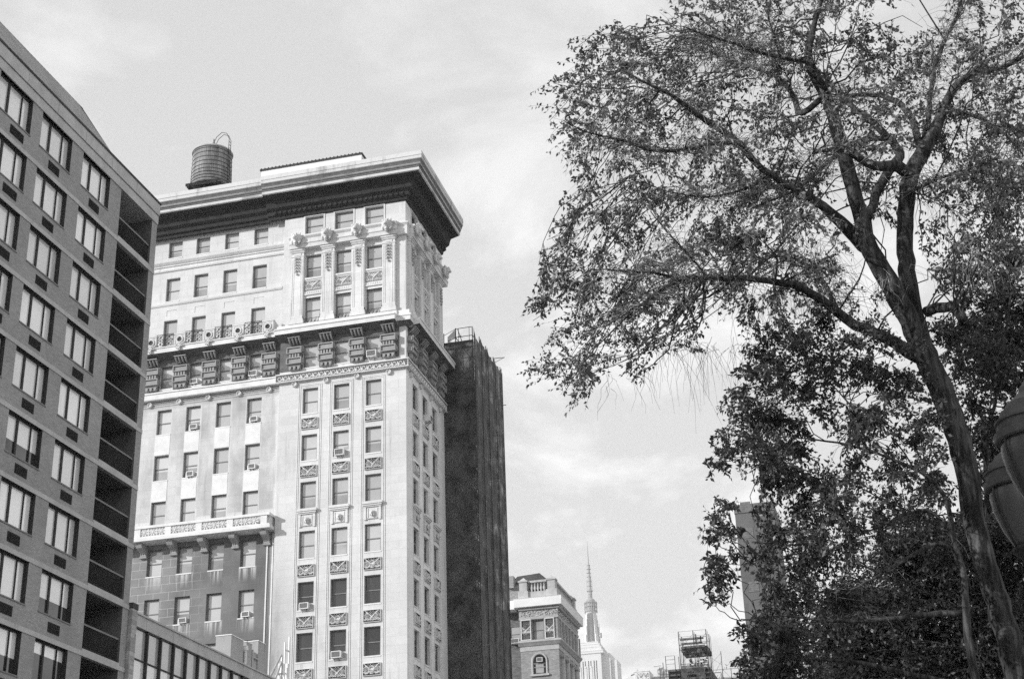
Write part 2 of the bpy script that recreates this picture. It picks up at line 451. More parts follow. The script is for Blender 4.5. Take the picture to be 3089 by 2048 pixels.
# ------------------------------------------------------------------ windows, shared by all buildings
_wc = {}
def window_meshes(w, h, style='sash'):
    key = (round(w, 2), round(h, 2), style)
    if key in _wc: return _wc[key]
    f = MB(); t = .075
    if style[:4] == 'sash':
        f.box(-w/2, -w/2 + t, 0, .12, 0, h); f.box(w/2 - t, w/2, 0, .12, 0, h)
        f.box(-w/2 + t, w/2 - t, 0, .12, h - t, h); f.box(-w/2 + t, w/2 - t, 0, .12, 0, t)
        f.box(-w/2 + t, w/2 - t, .03, .10, h * .48 - .035, h * .48 + .035)
        for s_ in (-1, 1): f.box(min(s_ * (w/2 - t), s_ * (w/2 - t - .05)), max(s_ * (w/2 - t), s_ * (w/2 - t - .05)), .05, .12, t, h * .48 - .035)
        spl = h * .48
    elif style == 'slide3':
        xs = (-w/2, -w/2 + .94, -w/2 + 1.95, w/2)
        f.box(-w/2, w/2, 0, .1, 0, .06); f.box(-w/2, w/2, 0, .1, h - .06, h)
        for i, x in enumerate(xs):
            q = {0: .03, 1: .06, 2: .018, 3: .03}[i]
            f.box(max(x - q, -w/2), min(x + q, w/2), -.002, .1, .06, h - .06)
    elif style == 'slide2':
        f.box(-w/2, w/2, 0, .1, 0, .06); f.box(-w/2, w/2, 0, .1, h - .06, h)
        for x, q in ((-w/2, .05), (0.0, .035), (w/2, .05)): f.box(max(x - q, -w/2), min(x + q, w/2), -.002, .1, .06, h - .06)
    fm = f.mesh('window_frame', ['frame' if style[:4] == 'sash' else 'reveal'])
    panes = []
    for cov in (1.0, .62, .30, 0.0):
        p = MB(); y = .085 if style[:4] == 'sash' else .06
        z = h - h * cov
        if cov > 0: p.quad((-w/2 + .02, y, z), (w/2 - .02, y, z), (w/2 - .02, y, h - .02), (-w/2 + .02, y, h - .02), 0)
        if cov < 1: p.quad((-w/2 + .02, y, .02), (w/2 - .02, y, .02), (w/2 - .02, y, z), (-w/2 + .02, y, z), 1)
        panes.append(p.mesh('window_pane', ['blind_white' if style[:4] != 'sash' else 'blind', 'glass_mid' if style == 'sash' else 'glass'], fix=False))
    _wc[key] = (fm, panes); return _wc[key]
def window(parent, loc, w, h, rz=0, cov=0, style='sash', sill=None):
    fm, panes = window_meshes(w, h, style)
    o = link('window', fm, parent, loc, rz); child('window_pane', panes[cov], o)
    if sill:                                                 # (how far the sill stands out past the window plane, thickness, material)
        key = ('sill', round(w, 2)) + sill
        if key not in _wc:
            b = MB(); b.box(-w/2 - .03, w/2 + .03, -sill[0], .02, -sill[1], -.002); _wc[key] = b.mesh('sill', [sill[2]])
        child('sill', _wc[key], o)
    return o

# ------------------------------------------------------------------ the dark apartment building on the left
AX = -32.68
apt = thing('apartment_building', 'tall dark brick apartment building with sliding windows and recessed corner balconies', 'building', (AX, 45, 0))
T = east(AX)
Y0, Y1, ZT, ST = 20.0, 59.62, 38.38, 2.82
storeys = [ZT - ST * k for k in range(13)]                   # head of each storey's openings
wcols = []                                                   # (y0, y1, style, vent y0, vent y1)
for y0 in (45.42, 34.6, 23.8): wcols.append((y0, y0 + 2.53, 'slide3', y0 + 1.08, y0 + 2.1))
for y0 in (48.75, 38.2, 41.8, 27.4, 31.0): wcols.append((y0, y0 + 2.53, 'slide3', y0 + .81, y0 + 1.70))
wcols.append((52.28, 54.80, 'slide3', 53.09, 54.0))
holes = []
for zt in storeys:
    for c in wcols: holes.append((c[0], c[1], zt - 1.72, zt))
    holes.append((55.88, 59.08, zt - ST + .31, zt))
# the balcony bay is open: redo that strip
wm = MB(); wall_holes(wm, T, Y0, 55.88, 0, ZT, [h for h in holes if h[1] < 55.5], .16, 0, 0, 1)
wall_holes(wm, T, 59.08, Y1, 0, ZT, [], .1)
wm.quad(T(55.88, 0, 0), T(59.08, 0, 0), T(59.08, 0, storeys[-1] - ST), T(55.88, 0, storeys[-1] - ST))
# south and north ends, back
wm.quad((AX, Y0, 0), (AX - 16, Y0, 0), (AX - 16, Y0, ZT), (AX, Y0, ZT)); wm.quad((AX, Y1, 0), (AX - 16, Y1, 0), (AX - 16, Y1, ZT), (AX, Y1, ZT))
wm.quad((AX - 16, Y0, 0), (AX - 16, Y1, 0), (AX - 16, Y1, ZT), (AX - 16, Y0, ZT))
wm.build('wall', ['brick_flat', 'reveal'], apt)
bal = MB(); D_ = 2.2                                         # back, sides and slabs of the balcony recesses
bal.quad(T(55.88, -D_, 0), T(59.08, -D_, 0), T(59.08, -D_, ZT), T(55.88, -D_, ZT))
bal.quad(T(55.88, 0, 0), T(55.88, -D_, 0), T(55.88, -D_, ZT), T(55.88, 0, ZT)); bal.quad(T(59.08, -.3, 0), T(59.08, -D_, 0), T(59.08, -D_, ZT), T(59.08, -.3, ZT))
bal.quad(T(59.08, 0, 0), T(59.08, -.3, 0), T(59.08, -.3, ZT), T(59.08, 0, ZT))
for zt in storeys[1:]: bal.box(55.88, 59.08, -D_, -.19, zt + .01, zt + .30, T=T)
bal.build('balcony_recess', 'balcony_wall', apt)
bands = MB()
for k, zt in enumerate(storeys[1:]):
    bands.box(Y0, 55.88, -.05, .03, zt, zt + .20, T=T); bands.box(55.88, 59.08, -.18, .035, zt, zt + .31, T=T)
    bands.box(59.08, Y1, -.05, .03, zt, zt + .20, T=T)
bands.build('floor_band', 'band', apt)
par = MB()
par.box(Y0, Y1, -16, .05, ZT, ZT + .47, T=T); par.box(Y0, Y1, -16, .10, ZT + .50, ZT + 1.12, T=T); par.box(Y0, Y1, -16, .02, ZT + .47, ZT + .50, T=T)
par.build('parapet', 'band', apt)
cap = MB(); cap.box(Y0, Y1 + .04, -.5, .14, ZT + 1.12, ZT + 1.22, T=T); cap.build('parapet_cap', 'dark_cap', apt)
seams = MB()                                                  # the panel joints of the parapet
for k in range(16): seams.box(Y1 - 2.47 * k - .008, Y1 - 2.47 * k + .008, .101, .104, ZT + .52, ZT + 1.1, T=T)
seams.build('parapet_joint', 'grille', apt)
def brick_row(label, ya, yb, h):  # blocks added out of view to steer which parts the sun reaches
    t = thing('brick_building', label, 'building', (AX, (ya + yb) / 2, 0))
    n_ = int((yb - ya - 1.5) / 3.4)
    b = MB(); wall_holes(b, T, ya, yb, 0, h, [(ya + 1.4 + 3.4 * i, ya + 3.1 + 3.4 * i, 2 + 3.2 * k, 3.9 + 3.2 * k) for i in range(n_) for k in range(int((h - 1) / 3.2))], .25); b.box(AX - 15, AX - .3, ya, yb, 0, h); b.build('wall', 'brick_dark', t)
    b = MB(); b.box(ya, yb, -15, .25, h, h + .5, T=T); b.build('cornice', 'band', t)
brick_row('low brick building standing in line with the dark apartment block', -8, 19.9, 14)
brick_row('taller brick building one lot further along from the apartment block', -72, -8.1, 27)
rf = MB(); RZ0, RZ1, RX = ZT + 1.2, 44.3, -3.3              # mansard with standing seams
ye, yr = 56.5, 57.0
def rpt(y, t): return T(y, -.25 + (RX + .25) * t, RZ0 + (RZ1 - RZ0) * t)
rf.quad(rpt(Y0, 0), rpt(ye, 0), rpt(yr, 1), rpt(Y0, 1))
rf.quad(rpt(ye, 0), T(58.0, -9, RZ0), T(57.6, -9, RZ1), rpt(yr, 1)); rf.quad(rpt(Y0, 1), rpt(yr, 1), T(57.6, -9, RZ1), T(Y0, -9, RZ1))
for k in range(125):
    y = Y0 + .3 * k + .1
    if y > ye: break
    p0, p1 = Vector(rpt(y, 0)), Vector(rpt(y, 1)); nrm = Vector((.82, 0, .57)) * .07; s_ = Vector((0, .05, 0))
    rf.add((p0 - s_, p0 + s_, p1 + s_, p1 - s_, p0 - s_ + nrm, p0 + s_ + nrm, p1 + s_ + nrm, p1 - s_ + nrm), ((4, 5, 6, 7), (0, 1, 5, 4), (1, 2, 6, 5), (2, 3, 7, 6), (3, 0, 4, 7)))
roof_o = rf.build('roof', 'roof_metal', apt)
rc = MB(); rc.tube([rpt(Y0, 1), rpt(yr, 1)], .07, 5); rc.tube([rpt(yr, 1), rpt(ye, 0)], .05, 5); rc.build('ridge_cap', 'dark_cap', apt)
vent_me = None
def unit_vent(w, h):
    v = MB(); v.box(-w/2, w/2, -.02, .10, 0, h)
    for i in range(6): v.box(-w/2 + .03, w/2 - .03, -.035, -.02, .04 + i * (h - .06) / 6, .04 + i * (h - .06) / 6 + .02)
    return v.mesh('vent_grille', ['iron'])
vms = {}
rng_ = random.Random(3)
for k, zt in enumerate(storeys[:11]):
    for y0, y1, st, v0, v1 in wcols:
        if y0 < 38 and not (y0 > 41): continue
        if y0 < 45 and k > 6: continue
        zb = zt - 1.72; low = k >= 7
        cov = rng_.choice((0, 0, 0, 0, 0, 1)) if not low else rng_.choice((0, 1, 1, 2, 3))
        window(apt, (AX - .15, (y0 + y1) / 2, zb), y1 - y0, 1.72, R(90), cov, st, (.18, .06, 'frame'))
        key = round(v1 - v0, 2)
        if key not in vms: vms[key] = unit_vent(v1 - v0, .41)
        link('vent_grille', vms[key], apt, (AX + .0, (v0 + v1) / 2, zb - .69), R(90))
rail = MB(); L_ = 3.2                                         # one balcony railing: top rail, bottom rail, balusters
rail.box(-L_/2, L_/2, -.035, .035, 1.02, 1.10, 1); rail.box(-L_/2, L_/2, -.02, .02, .08, .12)
for i in range(33):
    x = -L_/2 + .05 + i * .0965; rail.box(x - .011, x + .011, -.011, .011, .12, 1.02)
for x in (-.02, .02): rail.box(x * 3 - .018, x * 3 + .018, -.02, .02, 0, 1.02)
rme = rail.mesh('balcony_railing', ['iron', 'frame'])
for k in range(11): link('balcony_railing', rme, apt, (AX - .10, 57.48, storeys[k] - ST + .31), R(90))
pl = MB()
for k in range(11):                                          # sliding door behind each balcony
    z = storeys[k] - ST + .33; pl.box(56.6, 58.5, -D_ + .0, -D_ + .05, z, z + 2.1, T=T)
pl.build('balcony_door', 'glass', apt)

# ------------------------------------------------------------------ the low glass-fronted building beside it
GX = -32.6
low = thing('office_building', 'low modern building with a dark ribbon of tall window bays under a plain coping', 'building', (GX, 70, 0))
T = east(GX); GY0, GY1 = 60.15, 84.0
w_ = MB(); w_.box(GY0, GY1, -14, -.18, 0, 18.0, T=T); w_.build('wall', 'stucco', low)
cp = MB(); cp.box(GY0, GY1, -14, .0, 18.06, 18.60, T=T); cp.box(GY0, GY1, -14.05, .06, 18.60, 18.68, T=T); cp.build('coping', 'band', low)
cpj = MB(); 
for k in range(9): cpj.box(GY0 + 2.7 * k + 1.1, GY0 + 2.7 * k + 1.115, .0, .004, 18.08, 18.58, T=T)
cpj.build('coping_joint', 'grille', low)
gl = MB(); mu = MB()
ys = [60.22 + 1.33 * k for k in range(18)]
for k, y in enumerate(ys):
    for r_ in range(6):
        zt = 18.0 - 1.35 * r_
        gl.quad(T(y, -.16, zt - 1.33), T(y + 1.33, -.16, zt - 1.33), T(y + 1.33, -.16, zt), T(y, -.16, zt), 0 if r_ % 2 == 0 else 1)
    mu.box(y - .05, y + .07, -.16, -.02, 9.8, 18.05, T=T)
for r_ in range(1, 7): mu.box(GY0, GY1, -.16, -.12, 18.0 - 1.35 * r_ - .035, 18.0 - 1.35 * r_ + .035, T=T)
gl.build('window_pane', ['blind', 'blind_white'], low, fix=False); mu.build('mullion', 'reveal', low)
bs = MB(); bs.box(59.66, 60.14, -.5, .10, 0, 18.72, T=T)
st_ = bs.build('brick_pier', 'brick_strip', low)
bc = MB(); bc.box(59.64, 60.16, -.52, .12, 18.72, 18.98, T=T); bc.build('pier_cap', 'dark_cap', low)
# things on its roof
def roof_stack(label, y0, y1, x0, x1, z1, extra=None):
    t = thing('roof_vent_stack', label, 'vent stack', ((x0 + x1) / 2, (y0 + y1) / 2, 18.68), 'metal stacks on the low roof')
    b = MB(); b.box(x0, x1, y0, y1, 18.68, z1); b.build('duct', 'stucco', t)
    b = MB(); b.box(x0 - .03, x1 + .03, y0 - .03, y1 + .03, z1, z1 + .05); b.box(x0 - .05, x1 + .05, y0 - .06, y1 + .06, 18.68, 18.9); b.build('flashing_trim', 'whitepaint', t)
    if extra: extra(t)
roof_stack('widest grey metal stack standing on the low roof, beside the thinner pair', 73.45, 75.05, -34.9, -34.0, 20.62)
roof_stack('narrow grey metal stack in the middle of the low roof group', 75.45, 76.2, -34.8, -34.0, 20.66)
def link_duct(t):
    b = MB(); b.box(-34.75, -34.05, 76.3, 77.0, 18.75, 20.35); b.box(-34.75, -34.05, 77.95, 78.15, 18.75, 20.65); b.build('side_duct', 'stucco', t)
    b = MB()
    for z in (18.95, 20.0): b.tube([(-33.98, 76.25, z), (-33.98, 77.0, z)], .045, 6)
    b.tube([(-33.98, 76.28, 18.7), (-33.98, 76.28, 20.4)], .06, 6); b.build('pipe', 'steel', t)
roof_stack('grey metal stack with pipes clamped across it, nearest the antenna mast', 77.04, 77.95, -34.8, -34.0, 21.05, link_duct)
p_ = MB(); p_.tube([(-33.95, 75.28, 18.6), (-33.95, 75.28, 20.15)], .07, 8); p_.lathe([(.0, .35), (.13, .30), (.15, .05), (.05, 0)], 10, (-33.95, 75.28, 20.1))
tag(p_.build('vent_pipe', 'whitepaint'), 'white vent pipe with a mushroom cap between the wide and the narrow stack', 'vent pipe')
ms_ = thing('antenna_mast', 'cluster of braced antenna poles and pale panels at the end of the low roof', 'antenna', (-34, 81, 18.68))
b = MB(); b.tube([(-34, 80.9, 18.6), (-34, 80.9, 21.8)], .05, 6); b.tube([(-34, 81.55, 18.6), (-34, 81.55, 22.25)], .055, 6)
b.tube([(-34, 80.9, 21.35), (-34, 81.6, 21.4)], .06, 6); b.build('pole', 'whitepaint', ms_)
b = MB(); b.tube([(-34, 78.2, 18.7), (-34, 80.4, 20.95)], .07, 6); b.tube([(-34, 79.1, 18.7), (-34, 80.5, 20.6)], .06, 6); b.tube([(-34, 79.9, 19.75), (-34, 81.1, 20.0)], .05, 6)
b.tube([(-34, 80.4, 18.7), (-34, 80.5, 20.9)], .06, 6); b.build('brace', 'steel', ms_)
for q in ((-34.2, -33.9, 81.15, 81.42, 19.7, 20.6), (-34.2, -33.9, 80.0, 80.2, 19.4, 19.7), (-34.25, -33.95, 80.55, 80.9, 19.9, 20.5), (-34.2, -34.0, 80.5, 80.75, 19.3, 19.7)):
    b = MB(); b.box(*q); b.build('antenna_panel', 'whitepaint', ms_)
b = MB(); b.lathe([(0, 0), (.3, .04), (.55, .16), (.6, .22)], 14, (0, 0, 0), T=lambda x, y, z: (-34.4 + z, 79.3 + x, 19.0 + y)); b.build('dish', 'iron', ms_)
# ------------------------------------------------------------------ the pale stone tower
SX, SY = -32.7, 100.0
tow = thing('stone_tower', 'tall pale limestone tower with an overhanging cornice, lion heads and carved panels', 'building', (SX, SY, 0))
TS = south(SY); TE = east(SX); RD = .5                       # pavilion planes; the west bay stands back by RD
TR = south(SY + RD)
PAV = (-40.54, -37.96, -35.34); REC = (-53.2, -50.68, -48.08, -45.46); EAS = (102.3, 104.85, 107.42)
ROWS = (44.27, 40.40, 36.58, 32.70, 28.80, 25.00)
XL, XR, YE, JX = -62.0, SX, 110.1, -43.15
# --- windows (u, half width, z0, h)
hp, hr, he = [], [], []
for z in ROWS:
    for u in PAV: hp.append((u - .635, u + .635, z, z + 2.1))
    for u in REC: hr.append((u - .625, u + .625, z, z + 2.1))
    for u in EAS: he.append((u - .635, u + .635, z, z + 2.1))
for us_, hl in ((PAV, hp), (EAS, he)):
    for u in us_:
        hl += [(u - .70, u + .70, 48.15, 50.1), (u - .66, u + .66, 52.15, 54.3), (u - .66, u + .66, 55.98, 58.1), (u - .78, u + .78, 60.1, 61.66)]
for u in REC: hr += [(u - .60, u + .60, 48.2, 50.2), (u - .61, u + .61, 52.0, 54.3), (u - .62, u + .62, 56.08, 58.18), (u - .62, u + .62, 60.12, 61.66)]
b = MB(); wall_holes(b, TS, JX, XR, 0, 62.6, hp, .34); b.quad(TS(JX, 0, 0), TS(JX, -RD, 0), TS(JX, -RD, 62.6), TS(JX, 0, 62.6)); b.build('pavilion_wall', 'stone_s', tow)
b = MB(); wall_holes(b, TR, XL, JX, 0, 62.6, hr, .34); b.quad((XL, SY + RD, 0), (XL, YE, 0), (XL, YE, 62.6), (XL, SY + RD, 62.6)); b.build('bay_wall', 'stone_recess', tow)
b = MB(); wall_holes(b, TE, SY, YE, 0, 62.6, he, .34); b.quad((XR, YE, 0), (XL, YE, 0), (XL, YE, 62.6), (XR, YE, 62.6)); b.build('side_wall', 'stone_e', tow)
b = MB(); b.box(XL, XR + .6, SY - .6, YE, 64.9, 65.15); b.build('roof', 'stucco', tow)
def cover(z, i, side):
    if z < 30 and side == 's': return 3
    if side == 'e': return (2, 3, 2, 1)[(i + int(z)) % 4]
    return (0, 1, 0, 1, 0, 0, 1)[(i * 3 + int(z * 1.7)) % 7]
for hl, pl_, side in ((hp, SY, 's'), (hr, SY + RD, 'r'), (he, None, 'e')):
    for i, (a, c, z0, z1) in enumerate(hl):
        if side == 'e': window(tow, (SX - .22, (a + c) / 2, z0), c - a, z1 - z0, R(90), cover(z0, i, side), 'sash_dark', (.25, .10, 'sill'))
        else: window(tow, ((a + c) / 2, pl_ + .19, z0), c - a, z1 - z0, 0, cover(z0, i, side), 'sash_dark' if (z0 < 30 and side == 's') else 'sash', (.22, .10, 'sill'))
# --- thin architrave fillets round each pavilion column of windows, sills
b = MB()
for u in PAV:
    for s_ in (-1, 1):
        for q in (.80, .93):
            b.box(min(u + s_ * q, u + s_ * (q + .035)), max(u + s_ * q, u + s_ * (q + .035)), .001, .035, 8.0, 46.62, T=TS)
    b.box(u - .965, u + .965, .001, .035, 46.62, 46.655, T=TS); b.box(u - .80, u + .80, .001, .03, 46.5, 46.53, T=TS)
for u in EAS:
    for s_ in (-1, 1): b.box(min(u + s_ * .8, u + s_ * .835), max(u + s_ * .8, u + s_ * .835), .001, .035, 8.0, 46.6, T=TE)
b.build('architrave_fillet', 'trim', tow)
for u in REC:                                                 # pale slabs below the upper windows of the bay
    for z in (44.27, 40.40): b = MB(); b.box(u - .64, u + .64, .002, .02, z - 1.74, z - .11, T=TR); b.build('spandrel_slab', 'sill', tow)

# --- carved relief panels
def relief(kind, w=1.28, h=.84, nx=46, nz=30):
    p = MB(); rr = random.Random(kind)
    g = []
    for j in range(nz + 1):
        for i in range(nx + 1):
            x = -w/2 + w * i / nx; z = h * j / nz; cx, cz = x, z - h/2
            hgt = 0.0
            if kind == 1:
                r_ = math.hypot(cx, cz)
                hgt = max(hgt, .11 * math.exp(-((r_ - .21) / .045) ** 2), .07 * math.exp(-(r_ / .11) ** 2))
                sx = .44
            else:
                r_ = math.hypot(cx, (cz + .18) * .9)
                hgt = max(hgt, .12 * max(0, 1 - (r_ / .19) ** 2) * (.6 + .4 * math.cos(math.atan2(cz + .3, cx) * 14)))
                sx = .38
            for s_ in (-1, 1):
                qx, qz = (cx - s_ * sx) * s_, cz - .02
                r_ = math.hypot(qx, qz); th = math.atan2(qz, qx)
                if r_ < .24: hgt = max(hgt, .10 * (math.cos((r_ / .085 - th / (2 * math.pi)) * 2 * math.pi) > .1) * (1 - (r_ / .26) ** 3))
                d_ = abs((qz - .24) - (qx * .9 + .02)); 
                if d_ < .05 and -.4 < qx < .2: hgt = max(hgt, .085)
                d_ = abs((qz + .27) - .06 * math.sin(qx * 16))
                if d_ < .055: hgt = max(hgt, .075 * (1 - (d_ / .055) ** 2))
            hgt *= 1.5; hgt = max(hgt, .045 * (math.sin(x * 31 + kind) * math.sin(z * 37 + 1) > .35))
            e = min(i, nx - i, j, nz - j)
            if e == 0: hgt = 0.0
            g.append((x, .10 - hgt, z))
    fs = [(j * (nx + 1) + i, j * (nx + 1) + i + 1, (j + 1) * (nx + 1) + i + 1, (j + 1) * (nx + 1) + i) for j in range(nz) for i in range(nx)]
    p.add(g, fs)
    for q_, f_ in enumerate(fs):
        if sum(.10 - g[i_][1] for i_ in f_) / 4 < .028: p.m[q_] = 1  # lowest faces of the relief take the dark field tone
    # the cut edge of the sunk field
    for x in (-w/2, w/2): p.quad((x, 0, 0), (x, .10, 0), (x, .10, h), (x, 0, h))
    for z in (0, h): p.quad((-w/2, 0, z), (w/2, 0, z), (w/2, .10, z), (-w/2, .10, z))
    f = .03; 
    return p.mesh('carved_panel', ['trim', 'soot_field'])
RM = (relief(1), relief(2))
# the panels are sunk: open the wall behind them by standing a thin frame proud of it
fr_ = MB()
fr_.box(-.67, -.64, -.012, .10, -.03, .87); fr_.box(.64, .67, -.012, .10, -.03, .87); fr_.box(-.64, .64, -.012, .10, .84, .87); fr_.box(-.64, .64, -.012, .10, -.03, 0)
frm = fr_.mesh('panel_frame', ['trim'])
PZ = (42.98, 39.08, 31.32, 27.44, 23.6)
for j, z in enumerate(PZ):
    for i, u in enumerate(PAV):
        o = link('carved_panel', RM[(i + j) % 2], tow, (u, SY - .105, z)); child('panel_frame', frm, o)
    for i, u in enumerate(EAS):
        o = link('carved_panel', RM[(i + j + 1) % 2], tow, (SX + .105, u, z), R(90)); child('panel_frame', frm, o)

# --- lion heads: large ones on the entablature, small ones below the sills
def lion(s=1.0):
    p = MB()
    def mane(q): 
        a = math.atan2(q.z, q.x); return 1 + .10 * math.cos(a * 11) + .05 * math.sin(a * 23 + q.y * 5)
    p.ball((0, .02 * s, 0), .52 * s, 30, 12, 0, (1, .55, 1.12), mane)
    p.ball((0, -.26 * s, .06 * s), .33 * s, 14, 10, 0, (.92, .75, 1.08))
    p.ball((0, -.50 * s, -.08 * s), .19 * s, 12, 8, 0, (.95, .75, .8)); p.ball((0, -.42 * s, .10 * s), .13 * s, 8, 7, 0, (.7, .9, 1.5))
    for q in (-1, 1):
        p.ball((q * .15 * s, -.42 * s, .17 * s), .075 * s, 8, 6); p.ball((q * .38 * s, -.08 * s, .40 * s), .12 * s, 8, 6, 0, (1, .6, 1.2))
        p.ball((q * .14 * s, -.40 * s, .30 * s), .13 * s, 8, 6, 0, (1.1, .6, .5))
        p.tube([(q * .34 * s, -.02 * s, -.18 * s), (q * .42 * s, -.10 * s, -.45 * s), (q * .26 * s, -.12 * s, -.66 * s)], [.13 * s, .11 * s, .05 * s], 8)
    p.box(-.17 * s, .17 * s, -.34 * s, -.02 * s, -.36 * s, -.24 * s); p.box(-.12 * s, .12 * s, -.34 * s, 0, -.72 * s, -.40 * s)
    p.ball((0, -.22 * s, -.74 * s), .13 * s, 8, 6)
    return p.mesh('lion_head', ['trim'], smooth=True)
LION = lion(.86); CUB = lion(.36)
PILS = (-41.82, -39.18, -36.62, -34.03); PILE = (100.98, 103.55, 106.12, 108.72)
for u in PILS: link('lion_head', LION, tow, (u, SY - .74, 59.42))
for u in PILE: link('lion_head', LION, tow, (SX + .72, u, 59.42), R(90))
# sills with small lions between the third and fourth storeys
b = MB(); b.box(-.80, .80, -.26, 0, 0, .18); b.box(-.74, .74, -.20, 0, -.12, 0); b.box(-.68, .68, -.13, 0, -.22, -.12)
b.box(-.66, -.50, -.1, 0, -1.2, -.24); b.box(.50, .66, -.1, 0, -1.2, -.24); b.box(-.48, .48, -.05, 0, -1.15, -.28)
for x in (-.40, .34): b.box(x, x + .06, -.09, -.05, -1.1, -.32)
b.box(-.40, .40, -.09, -.05, -1.12, -1.06)
SLM = b.mesh('lion_sill', ['trim'])
for T_, us_, rz in ((TS, PAV, 0), (TE, EAS, R(90))):
    for u in us_:
        o = link('lion_sill', SLM, tow, T_(u, 0.004, 36.30), rz)
        c = child('lion_head', CUB, o); c.location = (0, -.16, -.70)

# --- rosettes under the wave band
b = MB()
def ros(T_): 
    b.lathe([(.0, .10), (.06, .12), (.085, .08), (.12, .10), (.17, .20), (.20, .20), (.24, .10), (.24, 0)], 14, (0, 0, 0), T=T_)
b = MB(); ros(lambda x, y, z: (x, -z, y)); ROSM = b.mesh('rosette', ['trim'])
for u in (-41.85, -39.22, -36.68, -34.08): link('rosette', ROSM, tow, (u, SY, 46.80))
for u in (-54.5, -51.94, -49.41, -46.77, -44.21): link('rosette', ROSM, tow, (u, SY + RD, 46.88))
for u in PILE: link('rosette', ROSM, tow, (SX, u, 46.80), R(90))
b = MB()
for z in (47.05, 46.92, 46.72): b.box(XL, JX, .001, .05, z - .03, z, T=TR)
b.build('string_moulding', 'trim', tow)

# --- wave-scroll band
def prof_sweep(mb, prof, pathS, mi=0):
    # pathS: list of (u0,u1,plane) pieces on the south face; corner mitred on to the east face
    pass
def corner_band(mb, prof, x0, x1, y0, y1, mi=0, dark=0, stain=()):             # profile (d,z) along the south face from x0 to the corner, then along the east face to y1
    n = len(prof)
    ring = []
    for d, z in prof: ring.append(((x0, SY - d, z), (SX + d, SY - d, z), (SX + d, y1, z)))
    for i in range(n):
        a, c = ring[i], ring[(i + 1) % n]
        q_ = 1 if i < dark else (2 if i in stain else mi)
        mb.quad(a[0], a[1], c[1], c[0], q_); mb.quad(a[1], a[2], c[2], c[1], q_)
    mb.add([r_[0] for r_ in ring], [tuple(range(n))], mi); mb.add([r_[2] for r_ in ring], [tuple(range(n))], mi)
b = MB()
corner_band(b, [(.0, 47.02), (.30, 47.02), (.30, 47.08), (.26, 47.10), (.26, 47.62), (.32, 47.64), (.32, 47.72), (0, 47.86)], JX - .25, 0, 0, YE + .2)
b.prism([(0, 47.18), (.40, 47.18), (.42, 47.25), (.42, 47.62), (.50, 47.66), (.50, 47.74), (0, 48.02)], XL, JX - .25, TR)
b.build('belt_course', 'sill', tow)
wv = MB()
def scroll(T_, u, z, s=.25):
    pts = []
    for k in range(15):
        a = k * .52; r_ = s * (1 - k / 17.5)
        pts.append((u + r_ * math.cos(a + 2.6) * -1, z + r_ * math.sin(a + 2.6)))
    pts = [(u + .34, z - .22), (u + .30, z - .05)] + pts
    wv.tube([T_(x, .27, z_) for x, z_ in pts], [.035] * len(pts), 4)
    wv.add([T_(u - .10, .262, z - .25), T_(u + .38, .262, z - .25), T_(u + .22, .275, z + .02)], [(0, 1, 2)])
k = 0
while JX - .1 + .36 + k * .5 < SX + .1: scroll(TS, JX - .1 + .22 + k * .5, 47.36); k += 1
for k in range(20): scroll(TE, SY + .1 + k * .5, 47.36)
wv.build('wave_scroll', 'sill', tow)
bk = MB(); bk.box(JX - .22, SX + .2, .261, .2655, 47.11, 47.61, T=TS); bk.box(SY - .2, YE + .2, .261, .2655, 47.11, 47.61, T=TE); bk.build('wave_ground', 'soot_field', tow)

# --- bracketed storey: box consoles between the windows
def console():
    p = MB()
    for z in (1.30, .40):                                    # two trays
        p.box(-.62, .62, -.50, 0, z, z + .06); p.box(-.62, .62, -.50, 0, z + .46, z + .54); p.box(-.62, -.55, -.50, 0, z + .06, z + .46); p.box(.55, .62, -.50, 0, z + .06, z + .46)
        p.box(-.55, .55, -.36, 0, z + .06, z + .46)
        p.box(-.70, .70, -.40, 0, z + .10, z + .40)
    p.box(-.50, .50, -.24, 0, .94, 1.30)
    for i in range(4): p.box(-.44 + i * .24, -.30 + i * .24, -.42, -.24, .94, 1.30)
    p.box(-.48, .48, -.3, 0, .22, .40)
    for i in range(3): p.box(-.46 + i * .36, -.26 + i * .36, -.36, 0, .02, .24); p.ball((-.36 + i * .36, -.3, .0), .10, 6, 5)
    p.box(-.50, .50, -.20, 0, -.02, .1)
    return p.mesh('console', ['console_stone'])
CON = console()
def scrolls():
    p = MB()
    for i in range(4):
        x = -.42 + i * .28
        p.tube([(x, -.05, -.28), (x, -.22, -.16), (x, -.40, .02), (x, -.55, .14)], [.05, .075, .10, .06], 6)
    p.box(-.52, .52, -.62, -.05, .14, .22)
    return p.mesh('scroll_bracket', ['console_stone'])
SCR = scrolls()
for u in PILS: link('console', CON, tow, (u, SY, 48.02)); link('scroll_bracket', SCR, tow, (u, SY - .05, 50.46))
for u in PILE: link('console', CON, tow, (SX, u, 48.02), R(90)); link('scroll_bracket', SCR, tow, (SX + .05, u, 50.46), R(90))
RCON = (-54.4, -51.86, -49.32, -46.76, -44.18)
for u in RCON: link('console', CON, tow, (u, SY + RD, 48.08)); link('scroll_bracket', SCR, tow, (u, SY + RD - .05, 50.5))
